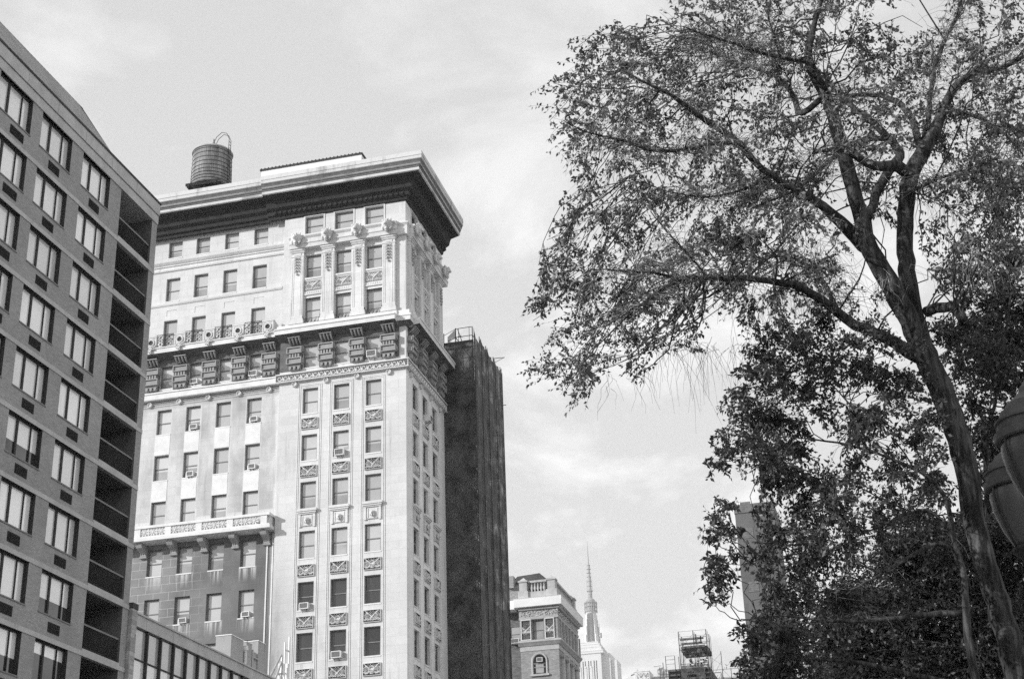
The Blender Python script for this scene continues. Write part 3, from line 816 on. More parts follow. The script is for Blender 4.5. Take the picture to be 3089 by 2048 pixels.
# soot-dark field of that storey; ledge shade painted into the cove above it
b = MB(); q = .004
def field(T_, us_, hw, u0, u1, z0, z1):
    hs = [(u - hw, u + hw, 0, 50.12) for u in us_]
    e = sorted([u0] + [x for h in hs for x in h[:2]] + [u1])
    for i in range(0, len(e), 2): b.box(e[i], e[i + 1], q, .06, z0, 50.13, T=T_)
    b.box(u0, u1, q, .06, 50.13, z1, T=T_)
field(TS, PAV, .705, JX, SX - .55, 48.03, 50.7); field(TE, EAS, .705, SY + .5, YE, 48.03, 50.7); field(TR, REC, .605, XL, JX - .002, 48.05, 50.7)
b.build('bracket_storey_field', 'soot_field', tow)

# --- the ledge above it
b = MB()
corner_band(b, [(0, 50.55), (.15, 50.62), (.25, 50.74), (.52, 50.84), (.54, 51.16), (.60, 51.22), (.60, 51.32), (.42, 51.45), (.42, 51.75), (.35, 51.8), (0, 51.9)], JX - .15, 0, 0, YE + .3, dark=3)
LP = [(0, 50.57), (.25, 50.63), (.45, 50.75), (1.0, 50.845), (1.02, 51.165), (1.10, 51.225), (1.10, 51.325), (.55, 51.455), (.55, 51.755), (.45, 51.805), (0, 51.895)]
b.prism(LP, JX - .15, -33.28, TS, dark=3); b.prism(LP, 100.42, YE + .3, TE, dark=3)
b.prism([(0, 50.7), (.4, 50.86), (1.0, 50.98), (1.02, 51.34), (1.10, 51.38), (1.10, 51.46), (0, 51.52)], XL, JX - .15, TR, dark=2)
b.build('ledge', ['sill', 'soot_field'], tow)  # undersides of the ledge carry their shade as a darker colour
# ringed posts and iron railings along the bay
def post():
    p = MB()
    p.box(-.46, .46, -.26, 0, .02, 1.10); p.box(-.52, .52, -.32, 0, 1.10, 1.2)
    for x in (-.46, .38): p.box(x, x + .08, -.30, -.26, .05, 1.06)
    p.box(-.38, .38, -.30, -.26, .98, 1.06)
    ring = [(.27 * math.cos(a * math.pi / 8), -.31, .62 + .27 * math.sin(a * math.pi / 8)) for a in range(16)]
    p.tube(ring, .075, 6, closed=True)
    for i in range(18):
        a = random.uniform(0, 6.28); r_ = random.uniform(.05, .34)
        p.ball((r_ * math.cos(a) * 1.0, -.36, -.05 + r_ * math.sin(a) * .9), random.uniform(.05, .11), 6, 5)
    for s_ in (-1, 1): p.tube([(s_ * .15, -.36, .2), (s_ * .36, -.38, .22), (s_ * .44, -.34, .38)], [.06, .06, .03], 5)
    dk = MB()
    return p.mesh('ringed_post', ['trim'])
PST = post()
disc = MB(); disc.lathe([(0, 0), (.20, 0)], 14, T=lambda x, y, z: (x, -.275, .62 + y)); DSC = disc.mesh('dark_roundel', ['dark_cap'])
POSTS = (-54.26, -51.73, -49.18, -46.64, -44.08)
for u in POSTS:
    o = link('ringed_post', PST, tow, (u, SY + RD - .78, 51.3)); child('dark_roundel', DSC, o)
def railing(w, h):
    p = MB(); r_ = .018
    for z in (.04, h * .58, h): p.tube([(-w/2, 0, z), (w/2, 0, z)], r_ * 1.3, 5)
    for x in (-w/2, -w/4, 0, w/4, w/2): p.tube([(x, 0, 0), (x, 0, h)], r_, 5)
    for c in (-w/4, w/4):
        p.tube([(c + .26 * math.cos(a * .5236), 0, h * .30 + .26 * math.sin(a * .5236)) for a in range(12)], r_, 5, closed=True)
        p.ball((c, 0, h * .30), .07, 6, 5)
        for s_ in (-1, 1):
            p.tube([(c - s_ * w/4, 0, .04), (c + s_ * w/4, 0, h * .58)], r_, 4); p.tube([(c - s_ * w/4, 0, h * .58), (c + s_ * w/4, 0, h)], r_, 4)
            p.tube([(c - s_ * w/8, 0, h * .58), (c, 0, h * .8), (c - s_ * w/8, 0, h)], r_, 4)
    return p.mesh('iron_railing', ['iron'])
RL = railing(1.50, 1.18)
for u in REC: link('iron_railing', RL, tow, (u + .02, SY + RD - .84, 51.47))
sw = MB()                                                    # swept stone scroll between the last post and the pavilion
sw.add([TR(x, d, z) for d in (.55, .80) for x, z in ((-43.6, 51.4), (-43.6, 52.45), (-43.35, 52.1), (-43.0, 51.85), (-42.6, 51.72), (-42.2, 51.70), (-42.2, 51.4))], [tuple(range(7)), tuple(range(13, 6, -1))] + [(i, (i + 1) % 7, 7 + (i + 1) % 7, 7 + i) for i in range(7)])
sw.build('stone_scroll', 'trim', tow)

# --- pilasters of the two-storey order
def pilaster():
    p = MB(); w = .52
    p.box(-w, w, -.26, 0, .45, 6.42); p.box(-w - .12, w + .12, -.40, 0, 0, .26); p.box(-w - .07, w + .07, -.33, 0, .26, .45)
    for x in (-.43, -.30, .30, .43): p.box(x - .02, x + .02, -.285, -.26, .8, 5.9)
    p.box(-w - .05, w + .05, -.30, 0, 6.05, 6.12); p.box(-w - .06, w + .06, -.33, 0, 6.40, 6.48); p.box(-w - .12, w + .12, -.42, 0, 6.56, 6.70); p.box(-w - .06, w + .06, -.36, 0, 6.48, 6.56)
    p.box(-.30, .30, -.31, -.26, 6.16, 6.34)
    return p.mesh('pilaster', ['trim'])
def garland():
    p = MB()
    for i in range(5):
        z = -.18 - i * .27
        for s_ in (-1, 1): p.tube([(0, -.34, z + .12), (s_ * .10, -.36, z + .02), (s_ * .20, -.33, z - .14)], [.07, .075, .03], 5)
    p.ball((0, -.34, -1.55), .10, 8, 6)
    for s_ in (-1, 1): p.box(min(s_ * .16, s_ * .26), max(s_ * .16, s_ * .26), -.30, -.26, -.10, 0)
    return p.mesh('garland', ['carved'])
PIL, GAR = pilaster(), garland()
for T_, us_, rz in ((TS, PILS, 0), (TE, PILE, R(90))):
    for u in us_:
        o = link('pilaster', PIL, tow, T_(u, .0, 51.9), rz); c = child('garland', GAR, o); c.location = (0, 0, 6.0)
# spandrels between the two storeys of windows, window guards
def spandrel():
    p = MB()
    p.box(-.77, .77, -.04, -.001, -.25, 1.5)
    p.box(-.78, .78, -.16, .0, 1.36, 1.52); p.box(-.76, .76, -.10, 0, 1.24, 1.36)
    p.box(-.78, .78, -.10, 0, .08, .30); p.box(-.78, .78, -.16, 0, -.02, .08); p.box(-.78, .78, -.05, 0, -.26, -.02)
    for i in range(8): p.box(-.72 + i * .19, -.62 + i * .19, -.13, -.10, .12, .26)
    return p.mesh('spandrel', ['trim'])
SPD = spandrel()
def relief_small(): return relief(3, 1.38, .72, 44, 22)
RS = relief_small()
gd = MB()
gd.tube([(-.66, -.16, .34), (.66, -.16, .34)], .02, 5); gd.tube([(-.66, -.16, .03), (.66, -.16, .03)], .02, 5)
for i in range(5): gd.tube([(-.6 + i * .3, -.16, .03), (-.45 + i * .3 if i < 4 else .6, -.16, .34)], .014, 4); gd.tube([(-.6 + i * .3, -.16, .03), (-.6 + i * .3, -.16, .34)], .014, 4)
for s_ in (-1, 1): gd.tube([(s_ * .66, -.16, .03), (s_ * .72, -.2, .5)], .02, 5); gd.ball((s_ * .72, -.2, .52), .04, 6, 5); gd.ball((s_ * .3, -.17, .05), .06, 6, 5)
GRD = gd.mesh('window_guard', ['iron'])
for T_, us_, rz in ((TS, PAV, 0), (TE, EAS, R(90))):
    for u in us_:
        o = link('spandrel', SPD, tow, T_(u, .002, 54.46), rz); c = child('carved_panel', RS, o); c.location = (0, -.12, .42)
        link('window_guard', GRD, tow, T_(u, .0, 52.0), rz)
# frames of the top windows
b = MB()
for T_, us_ in ((TS, PAV), (TE, EAS)):
    for u in us_:
        for s_ in (-1, 1): b.box(min(u + s_ * .80, u + s_ * .92), max(u + s_ * .80, u + s_ * .92), .001, .05, 60.0, 61.82, T=T_)
        b.box(u - .80, u + .80, .001, .05, 61.70, 61.82, T=T_)
b.build('surround_trim', 'trim', tow)
# entablature ledge with the lions, and its continuation as string courses
b = MB()
corner_band(b, [(.0, 58.64), (.18, 58.64), (.18, 59.40), (.24, 59.5), (.32, 59.6), (.32, 59.68), (.0, 59.90)], -42.5, 0, 0, YE)
EP = [(.0, 58.62), (.50, 58.62), (.52, 58.95), (.58, 59.0), (.58, 59.08), (.50, 59.12), (.50, 59.42), (.58, 59.5), (.66, 59.6), (.66, 59.70), (.0, 59.92)]
b.prism(EP, -42.5, -33.3, TS); b.prism(EP, 100.4, YE, TE)
b.prism([(0, 59.46), (.10, 59.50), (.22, 59.66), (.24, 59.76), (0, 59.88)], XL, -42.9, TR)
b.prism([(0, 58.80), (.10, 58.84), (.14, 58.96), (.06, 59.0), (.06, 59.20), (.16, 59.26), (0, 59.32)], XL, -42.9, TR)
b.prism([(0, 55.62), (.06, 55.64), (.12, 55.74), (.14, 55.86), (0, 55.92)], XL, JX - .25, TR)
b.build('string_course', 'trim', tow)
b = MB()                                                      # small sunk tablets under that course
for u in REC:
    for a0, a1, z0, z1 in ((-.45, .45, 55.22, 55.26), (-.45, -.41, 54.72, 55.22)): b.box(u + a0, u + a1, .001, .03, z0, z1, T=TR)
b.build('tablet', 'trim', tow)

# --- the great cornice
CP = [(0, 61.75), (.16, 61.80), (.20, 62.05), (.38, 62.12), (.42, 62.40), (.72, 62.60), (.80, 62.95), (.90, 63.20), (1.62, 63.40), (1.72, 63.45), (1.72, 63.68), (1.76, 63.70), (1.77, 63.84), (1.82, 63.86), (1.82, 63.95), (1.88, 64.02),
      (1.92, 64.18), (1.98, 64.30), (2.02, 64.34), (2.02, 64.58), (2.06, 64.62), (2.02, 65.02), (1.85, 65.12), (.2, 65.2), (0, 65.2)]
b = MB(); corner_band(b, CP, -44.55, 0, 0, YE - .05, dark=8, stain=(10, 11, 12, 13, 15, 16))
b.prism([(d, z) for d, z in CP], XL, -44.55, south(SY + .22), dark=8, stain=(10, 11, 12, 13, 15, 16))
cor = b.build('cornice', ['cornice', 'soffit', 'soot_field'], tow)  # shade of the underside and cyma painted on as dark faces
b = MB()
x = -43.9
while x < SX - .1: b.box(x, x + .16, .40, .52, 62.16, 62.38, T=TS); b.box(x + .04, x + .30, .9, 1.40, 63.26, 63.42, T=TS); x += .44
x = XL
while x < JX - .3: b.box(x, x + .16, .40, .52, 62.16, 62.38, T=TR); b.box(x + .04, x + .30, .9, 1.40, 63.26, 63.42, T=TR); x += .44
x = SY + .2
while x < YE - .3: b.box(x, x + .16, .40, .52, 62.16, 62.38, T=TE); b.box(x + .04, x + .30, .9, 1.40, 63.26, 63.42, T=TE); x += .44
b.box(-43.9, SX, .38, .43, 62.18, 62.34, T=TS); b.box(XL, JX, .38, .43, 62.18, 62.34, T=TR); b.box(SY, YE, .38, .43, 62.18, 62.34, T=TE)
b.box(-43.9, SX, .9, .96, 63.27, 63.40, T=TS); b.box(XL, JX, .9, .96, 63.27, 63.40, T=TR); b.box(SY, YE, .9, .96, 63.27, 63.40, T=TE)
b.build('dentil_molding', 'soffit', tow)  # dentils take the soffit's painted shade as well
# --- penthouse
b = MB(); b.box(-48.2, -38.7, 106.0, 109.9, 64.5, 70.75); b.build('penthouse', 'whitepaint', tow)
b = MB(); b.box(-48.3, -38.6, 105.9, 110.0, 70.75, 70.9); 
for i in range(28): b.box(-48.2 + i * .345, -48.12 + i * .345, 105.86, 105.95, 70.85, 70.95)
b.build('penthouse_coping', 'dark_cap', tow)

# --- the pierced balcony half-way down the bay
b = MB()
BX1 = -43.42; BY = SY - .75
b.box(XL, BX1 + .22, BY - .10, SY + RD - .002, 35.16, 35.40); b.box(XL, BX1 + .14, BY - .03, SY + RD - .002, 35.40, 35.50)
b.box(XL, BX1 + .15, BY - .06, BY + .28, 36.16, 36.36); b.box(BX1 - .12, BX1 + .15, BY + .28, SY + RD - .002, 36.16, 36.36)
for x in (-54.15, -51.6, -49.05, -46.5, -43.75): b.box(x - .25, x + .25, BY, BY + .22, 35.5, 36.16)
b.box(BX1 - .1, BX1 + .06, BY + .22, SY + RD - .002, 35.5, 36.16)
b.build('balcony', 'sill', tow)
def pierced(w, h):
    p = MB(); p.box(-w/2, w/2, .02, .12, 0, .05); p.box(-w/2, w/2, .02, .12, h - .05, h)
    for c in (-.70, 0, .70):
        for k in range(8):
            a = k * math.pi / 4 + .39
            ex, ez = .36 * math.cos(a), (h/2 - .03) * math.sin(a)
            p.tube([(c + ex * .2, .07, h/2 + ez * .2), (c + ex * .95, .07, h/2 + ez * .95)], [.035, .065], 5)
        p.lathe([(0, .08), (.08, .06), (.09, 0)], 8, T=lambda x, y, z, c=c: (c + x, .07 - z, h/2 + y))
    for c in (-.35, .35): p.box(c - .03, c + .03, .02, .12, .05, h - .05)
    return p.mesh('pierced_panel', ['trim'])
PRC = pierced(2.05, .66)
for x in (-52.87, -50.32, -47.77, -45.2): link('pierced_panel', PRC, tow, (x, BY, 35.5))
def scroll_bracket():
    p = MB(); prof = [(0, 0), (.16, .02), (.24, .12), (.20, .24), (.34, .34), (.62, .46), (.92, .56), (1.04, .72), (1.0, .92), (0, .92)]
    p.prism(prof, -.24, .24, lambda u, d, z: (u, -d, z)); p.prism([(.03, -.08), (.22, -.06), (.26, .06), (.1, .1)], -.30, .30, lambda u, d, z: (u, -d, z))
    for u in (-.17, 0, .17): p.tube([(u, -.16, .1), (u, -.30, .36), (u, -.70, .52), (u, -1.02, .75)], .05, 5)
    return p.mesh('scroll_console', ['carved'])
SCN = scroll_bracket()
for x in (-54.1, -51.55, -49.02, -46.45, -43.9): link('scroll_console', SCN, tow, (x, SY + RD, 34.22))
b = MB()
for x in (-43.9, -43.45): b.box(x - .05, x + .05, .002, .06, 8, 35.1, T=TR)
b.build('downpipe_strip', 'sill', tow)

# ------------------------------------------------------------------ window air conditioners: things that sit in the windows
def ac_unit(name, label, loc, rz=0, w=.62, h=.40, d=.22):
    t = thing(name, label, 'air conditioner', loc, 'window air conditioners'); t.rotation_euler = (0, 0, rz)
    key = ('ac', w, h, d)
    if key not in _wc:
        c = MB(); e = .045
        c.box(-w/2, w/2, -d, .25, 0, e); c.box(-w/2, w/2, -d, .25, h - e, h); c.box(-w/2, -w/2 + e, -d, .25, e, h - e); c.box(w/2 - e, w/2, -d, .25, e, h - e); c.box(-w/2 + e, w/2 - e, -d + .05, -d + .08, e, h - e)
        g = MB()
        for i in range(7): g.box(-w/2 + e, w/2 - e, -d + .012, -d + .045, e + .02 + i * (h - 2 * e) / 7, e + .05 + i * (h - 2 * e) / 7)
        g.box(-.012, .012, -d + .005, -d + .012, e, h - e)
        br = MB(); br.tube([(-w/4, -d * .8, -.01), (-w/4, .1, -.25)], .018, 4); br.tube([(w/4, -d * .8, -.01), (w/4, .1, -.25)], .018, 4)
        fl = MB(); fl.box(w/2 + .002, w/2 + .28, .10, .13, 0, h); f2 = MB(); f2.box(-w/2 - .2, -w/2 - .002, .10, .13, 0, h)
        _wc[key] = (c.mesh('casing', ['whitepaint']), g.mesh('grille', ['grille']), br.mesh('bracket', ['iron']), fl.mesh('side_panel', ['steel']), f2.mesh('side_panel', ['steel']))
    for n_, me in zip(('casing', 'grille', 'bracket', 'side_panel', 'side_panel'), _wc[key]): child(n_, me, t)
    return t
A = 'air_conditioner'; yr_ = SY + RD
ac_unit(A, 'white air conditioner among the box consoles, second bay window from the dark apartment building', (-50.75, yr_ + .02, 48.28))
ac_unit(A, 'white window air conditioner among the box consoles, in the bay window beside the wave-scroll band', (-45.62, yr_ + .0, 48.23), 0, .70, .44, .26)
ac_unit(A, 'largest white air conditioner of the bracketed storey, under the rightmost south window', (-35.42, SY - .02, 48.18), 0, .78, .54, .40)
ac_unit(A, 'air conditioner just below the rosettes, in the second bay window from the dark building', (-50.55, yr_ + .02, 44.36))
ac_unit(A, 'air conditioner just below the rosettes, in the bay window next to the pavilion', (-45.4, yr_ + .02, 44.36))
ac_unit(A, 'air conditioner midway between rosettes and pierced balcony, second window from the dark building', (-50.60, yr_ + .02, 40.42), 0, .58)
ac_unit(A, 'air conditioner midway between rosettes and pierced balcony, in the bay window beside the pavilion', (-45.4, yr_ + .02, 40.42), 0, .58)
ac_unit(A, 'boxy air conditioner in the middle pavilion window two storeys below the wave-scroll band', (-37.98, SY - .02, 40.42), 0, .74, .50, .32)
ac_unit(A, 'air conditioner in the sooty wall under the pierced balcony, second window from the dark building', (-50.5, yr_ + .02, 28.82), 0, .62)
ac_unit(A, 'air conditioner in the sooty wall under the pierced balcony, in the window beside the pavilion', (-45.42, yr_ + .02, 28.82), 0, .60)
ac_unit(A, 'air conditioner in the left pavilion window, level with the sooty bay windows', (-40.55, SY - .02, 28.82), 0, .70, .46, .30)
ac_unit(A, 'lowest white air conditioner of the pale tower, in a dark middle pavilion window', (-37.98, SY - .02, 25.02), 0, .74, .48, .32)
ac_unit(A, 'air conditioner jutting from the shaded east face of the pale tower', (SX + .10, 104.95, 44.29), R(90), .74, .50, .40)

# ------------------------------------------------------------------ water tank on the roof
TX, TY = -53.05, 106.0
tank = thing('water_tank', 'round wooden water tank with iron hoops and a cone roof on the pale tower', 'water tank', (TX, TY, 64.55))
b = MB(); b.lathe([(1.68, 69.7), (1.80, 69.75), (1.74, 73.35), (1.70, 73.35)], 48, (TX, TY, 0)); b.lathe([(0, 69.7), (1.68, 69.7)], 48, (TX, TY, 0)); b.build('barrel', 'tank_wood', tank)
for z in (70.0, 70.3, 70.62, 70.98, 71.36, 71.78, 72.22, 72.7, 73.1):
    b = MB(); r_ = 1.80 - (z - 69.8) * .019 + .015; b.tube([(TX + r_ * math.cos(a * math.pi / 20), TY + r_ * math.sin(a * math.pi / 20), z) for a in range(40)], .028, 5, closed=True); b.build('hoop', 'iron', tank)
b = MB(); b.lathe([(1.84, 73.3), (1.86, 73.38), (1.82, 73.44), (.25, 74.4), (.22, 74.55), (.12, 74.6), (.10, 75.0), (0, 75.05)], 40, (TX, TY, 0)); b.lathe([(0, 73.3), (1.84, 73.3)], 40, (TX, TY, 0)); b.build('cone_roof', 'roof_metal', tank)
b = MB()
lx, ly = TX + 1.84, TY - .5
for s_ in (-.2, .2): b.tube([(lx + .05, ly + s_, 65.2), (lx + .05, ly + s_, 74.3), (lx - .2, ly + s_, 74.9), (lx - .7, ly + s_, 75.1), (lx - 1.2, ly + s_, 74.7), (lx - 1.45, ly + s_, 74.1)], .028, 5)
for i in range(28): b.tube([(lx + .05, ly - .2, 65.4 + i * .32), (lx + .05, ly + .2, 65.4 + i * .32)], .018, 4)
b.build('ladder', 'iron', tank)
b = MB()
for i in range(-3, 4): b.box(TX - 1.7, TX + 1.7, TY + i * .5 - .08, TY + i * .55 + .08, 69.45, 69.74)
for sx in (-1.3, 1.3):
    b.box(TX + sx - .12, TX + sx + .12, TY - 1.9, TY + 1.9, 69.15, 69.45)
    for sy in (-1.3, 1.3): b.box(TX + sx - .12, TX + sx + .12, TY + sy - .12, TY + sy + .12, 64.55, 69.15)
b.build('support_frame', 'iron', tank)
# ------------------------------------------------------------------ building wrapped in netting
nb = thing('office_building', 'dark office block hidden behind black debris netting, right of the pale tower', 'building', (-33, 115, 0))
b = MB(); hs = [(110.6 + i * 2.3, 112.2 + i * 2.3, 6 + 3.9 * k, 8.3 + 3.9 * k) for i in range(4) for k in range(12)]
wall_holes(b, east(SX - .05), 110.15, 119.2, 0, 52.6, hs, .3); b.box(-60, SX - .4, 110.15, 119.2, 0, 52.4); b.build('wall', 'brick_dark', nb)
b = MB(); b.box(-60, SX + .45, 110.15, 119.2, 52.4, 52.62); b.build('cornice', 'sill', nb)
sc = thing('scaffold', 'tall pipe scaffold hung with dark debris netting, its loose edge sagging between posts', 'scaffold', (-31.3, 115, 0))
b = MB(); PYs = (110.2, 112.4, 114.5, 117.0, 119.4)
def tube2(b, p, q, r=.03, n=4): b.tube([p, q], r, n)
for y in PYs:
    for x in (-30.12, -31.6): tube2(b, (x, y, 0), (x, y, 54.6 if x > -31 or y < 111 else 53.9), .04, 5)
for x in (-32.65, -31.6): tube2(b, (x, 110.22, 50), (x, 110.22, 54.3 if x < -32 else 54.65), .045, 5)
for k in range(27):
    z = 1.8 + k * 2.0
    for y in PYs: tube2(b, (-30.12, y, z), (-31.6, y, z))
    for x in (-30.12, -31.6): tube2(b, (x, 110.2, z), (x, 119.4, z))
    for i in range(4): tube2(b, (-31.6, PYs[i], z), (-31.6, PYs[i + 1], z + (2 if k < 26 else 1)), .022)
tube2(b, (-31.6, 110.2, 54.58), (-30.12, 110.2, 54.6)); tube2(b, (-32.65, 110.2, 54.1), (-31.6, 110.2, 54.58), .02); tube2(b, (-31.4, 110.2, 54.5), (-30.95, 110.2, 53.0), .04)
tube2(b, (-30.4, 110.2, 53.0), (-30.4, 110.2, 54.58), .025); tube2(b, (-31.35, 110.2, 53.0), (-31.35, 110.2, 54.58), .025); tube2(b, (-32.3, 110.2, 53.55), (-31.1, 110.2, 53.9), .03)
tube2(b, (-30.1, 117.0, 54.45), (-29.1, 117.2, 54.5), .03); tube2(b, (-30.1, 117, 54.0), (-29.2, 117.2, 54.48), .02); tube2(b, (-30.1, 119.5, 50.9), (-29.7, 119.6, 50.95), .03)
b.build('pipe_frame', 'iron', sc)
b = MB()
for k in range(25):
    z = 1.9 + k * 2.0; b.box(-31.5, -30.2, 110.3, 119.3, z, z + .06)
b.box(-32.68, -30.05, 110.16, 110.22, 53.15, 53.38); b.box(-32.68, -30.05, 110.16, 110.24, 52.66, 52.84)
b.build('plank_deck', 'dark_cap', sc)
def net_sheet(T_, u0, u1, z0, top, nu, nz, amp, seed):
    rr = np.random.default_rng(seed); b = MB(); ph = rr.uniform(0, 6, 6)
    g = []
    for j in range(nz + 1):
        for i in range(nu + 1):
            u = u0 + (u1 - u0) * i / nu; zt = top(u); z = z0 + (zt - z0) * j / nz
            w_ = .5 * math.sin(u * 2.6 + ph[0] + .2 * math.sin(z * .4)) + .3 * math.sin(z * 1.3 + ph[1] + u) + .4 * math.sin(u * 5.1 + z * .15 + ph[2])
            e = min(1, i / 2, (nu - i) / 2)
            g.append(T_(u, amp * w_ * e, z))
    b.add(g, [(j * (nu + 1) + i, j * (nu + 1) + i + 1, (j + 1) * (nu + 1) + i + 1, (j + 1) * (nu + 1) + i) for j in range(nz) for i in range(nu)])
    return b
def sag(u):
    for i in range(4):
        if PYs[i] <= u <= PYs[i + 1]:
            t = (u - PYs[i]) / (PYs[i + 1] - PYs[i]); return 54.5 - (1.15, .8, .9, .7)[i] * (1 - (2 * t - 1) ** 2) * (.75 + .25 * math.sin(t * 9))
    return 54.5
net_sheet(east(-30.0), 110.15, 119.5, 0, sag, 60, 60, .07, 1).build('debris_net', 'net', sc, smooth=True, fix=False)
net_sheet(south(110.12), -32.68, -30.0, 0, lambda u: 53.15, 20, 50, .03, 2).build('debris_net', 'net', sc, smooth=True, fix=False)
b = net_sheet(south(110.14), -32.3, -31.62, 52.9, lambda u: 53.9 + (u + 32.3) * .95, 8, 8, .05, 5); b.build('loose_net', 'net_thin', sc, smooth=True, fix=False)
b = MB()
for u in (-30.0,):
    for i, y in enumerate(PYs): b.tube([(u + .03, y, 2), (u + .05, y, 54)], .028, 4)
b.build('net_cord', 'iron', sc)

# ------------------------------------------------------------------ buff building with balustrade beyond the side street
NX, NY = -32.75, 151.0
ub = thing('corner_building', 'buff stone building with a white cornice, balustrade and arched window beyond the netted block', 'building', (NX, NY, 0))
TS2 = south(NY); TE2 = east(NX); NE = 161.3
def corner_n(mb, prof, x0, y1):
    ring = [((x0, NY - d, z), (NX + d, NY - d, z), (NX + d, y1, z)) for d, z in prof]; n = len(prof)
    for i in range(n):
        a, c = ring[i], ring[(i + 1) % n]; mb.quad(a[0], a[1], c[1], c[0]); mb.quad(a[1], a[2], c[2], c[1])
    mb.add([r_[0] for r_ in ring], [tuple(range(n))]); mb.add([r_[2] for r_ in ring], [tuple(range(n))])
b = MB(); WX = -36.85
arch_u, arch_r = -34.85, .66
wall_holes(b, TS2, WX, NX, 0, 39.4, [(-35.5, -34.24, 37.03, 39.12), (arch_u - arch_r, arch_u + arch_r, 33.4, 35.42 - .02)], .3)
b.quad((WX, NY, 0), (WX, NY + 1.2, 0), (WX, NY + 1.2, 40.4), (WX, NY, 40.4))
b.box(-60, NX - 1.2, NY + 1.5, NE - .2, 0, 40.3)
b.build('wall', 'brick_n', ub)
# arched window: dark infill with archivolt, bars and its own air unit
b = MB(); n = 14
pts = [(arch_u - arch_r, 33.4), (arch_u + arch_r, 33.4), (arch_u + arch_r, 34.75)] + [(arch_u + arch_r * math.cos(a * math.pi / n), 34.75 + arch_r * math.sin(a * math.pi / n)) for a in range(1, n + 1)]
b.add([TS2(u, .012, z) for u, z in pts], [tuple(range(len(pts)))]); aw = b.build('arched_window', 'glass', ub, fix=False)
b = MB()
arc = [(arch_u + .78 * math.cos(a * math.pi / n), 34.75 + .78 * math.sin(a * math.pi / n)) for a in range(n + 1)]
b.tube([TS2(arch_u + .78, .03, 33.3)] + [TS2(u, .03, z) for u, z in arc] + [TS2(arch_u - .78, .03, 33.3)], .12, 6)
b.box(arch_u - 1.0, arch_u + 1.0, 0, .22, 33.18, 33.38, T=TS2); b.build('archivolt', 'buff_stone', ub)
b = MB()
for z in (34.05, 34.45): b.box(arch_u - .62, arch_u + .62, .014, .05, z, z + .06, T=TS2)
b.box(arch_u - .42, arch_u + .42, .014, .02, 33.5, 34.02, T=TS2); b.box(arch_u - .42, arch_u + .42, .014, .02, 34.12, 34.44, T=TS2); b.build('window_bar', 'frame_light', ub)
window(ub, ((-35.5 - 34.24) / 2, NY + .2, 37.03), 1.26, 2.09, 0, 3)
ob = MB()
for x0, x1 in ((-36.72, -35.62), (-34.12, -33.1)): 
    o = link('carved_panel', None or (globals().setdefault('_rn', relief(2, 1.0, 2.0, 26, 40))), ub, ((x0 + x1) / 2, NY - .11, 37.08))
    for a0, a1, z0, z1 in ((x0, x0 + .08, 37.0, 39.2), (x1 - .08, x1, 37.0, 39.2), (x0 + .08, x1 - .08, 39.1, 39.2), (x0 + .08, x1 - .08, 37.0, 37.08)): ob.box(a0, a1, .001, .14, z0, z1, T=TS2)
ob.build('panel_frame', 'trim', ub)
b = MB()
corner_n(b, [(0, 36.35), (.1, 36.38), (.30, 36.6), (.42, 36.72), (.42, 36.85), (.1, 36.98), (0, 36.98)], WX - .2, NE)
corner_n(b, [(0, 35.85), (.06, 35.85), (.06, 36.3), (0, 36.33)], WX - .05, NE)
corner_n(b, [(0, 39.15), (.10, 39.18), (.14, 39.4), (.05, 39.45), (0, 39.45)], WX - .05, NE); b.build('string_course', 'buff_stone', ub)
b = MB(); corner_n(b, [(0, 39.46), (.03, 39.46), (.03, 40.1), (.28, 40.18), (.30, 40.38), (0, 40.40)], WX - .05, NE); b.build('frieze', 'carved', ub)
b = MB(); rr = random.Random(11)
for i in range(90):
    u = WX + .1 + (NX - WX - .1) * rr.random(); z = 39.55 + .5 * rr.random()
    b.tube([TS2(u, .05, z), TS2(u + rr.uniform(-.12, .12), .09, z + rr.uniform(-.08, .12)), TS2(u + rr.uniform(-.22, .22), .05, z + rr.uniform(-.1, .15))], [.04, .05, .02], 4)
for i in range(150):
    u = NY + (NE - NY) * rr.random(); z = 39.55 + .5 * rr.random()
    b.tube([TE2(u, .05, z), TE2(u + rr.uniform(-.12, .12), .09, z + rr.uniform(-.08, .12)), TE2(u + rr.uniform(-.22, .22), .05, z + rr.uniform(-.1, .15))], [.04, .05, .02], 4)
b.build('foliage_relief', 'trim', ub)
b = MB(); corner_n(b, [(0, 40.40), (.62, 40.46), (.66, 41.34), (.70, 41.40), (0, 41.46)], WX - .45, NE + .3); b.box(-39.5, WX - .46, NY - .25, NY + 1.5, 40.4, 41.35); b.build('cornice', 'white_canvas', ub)
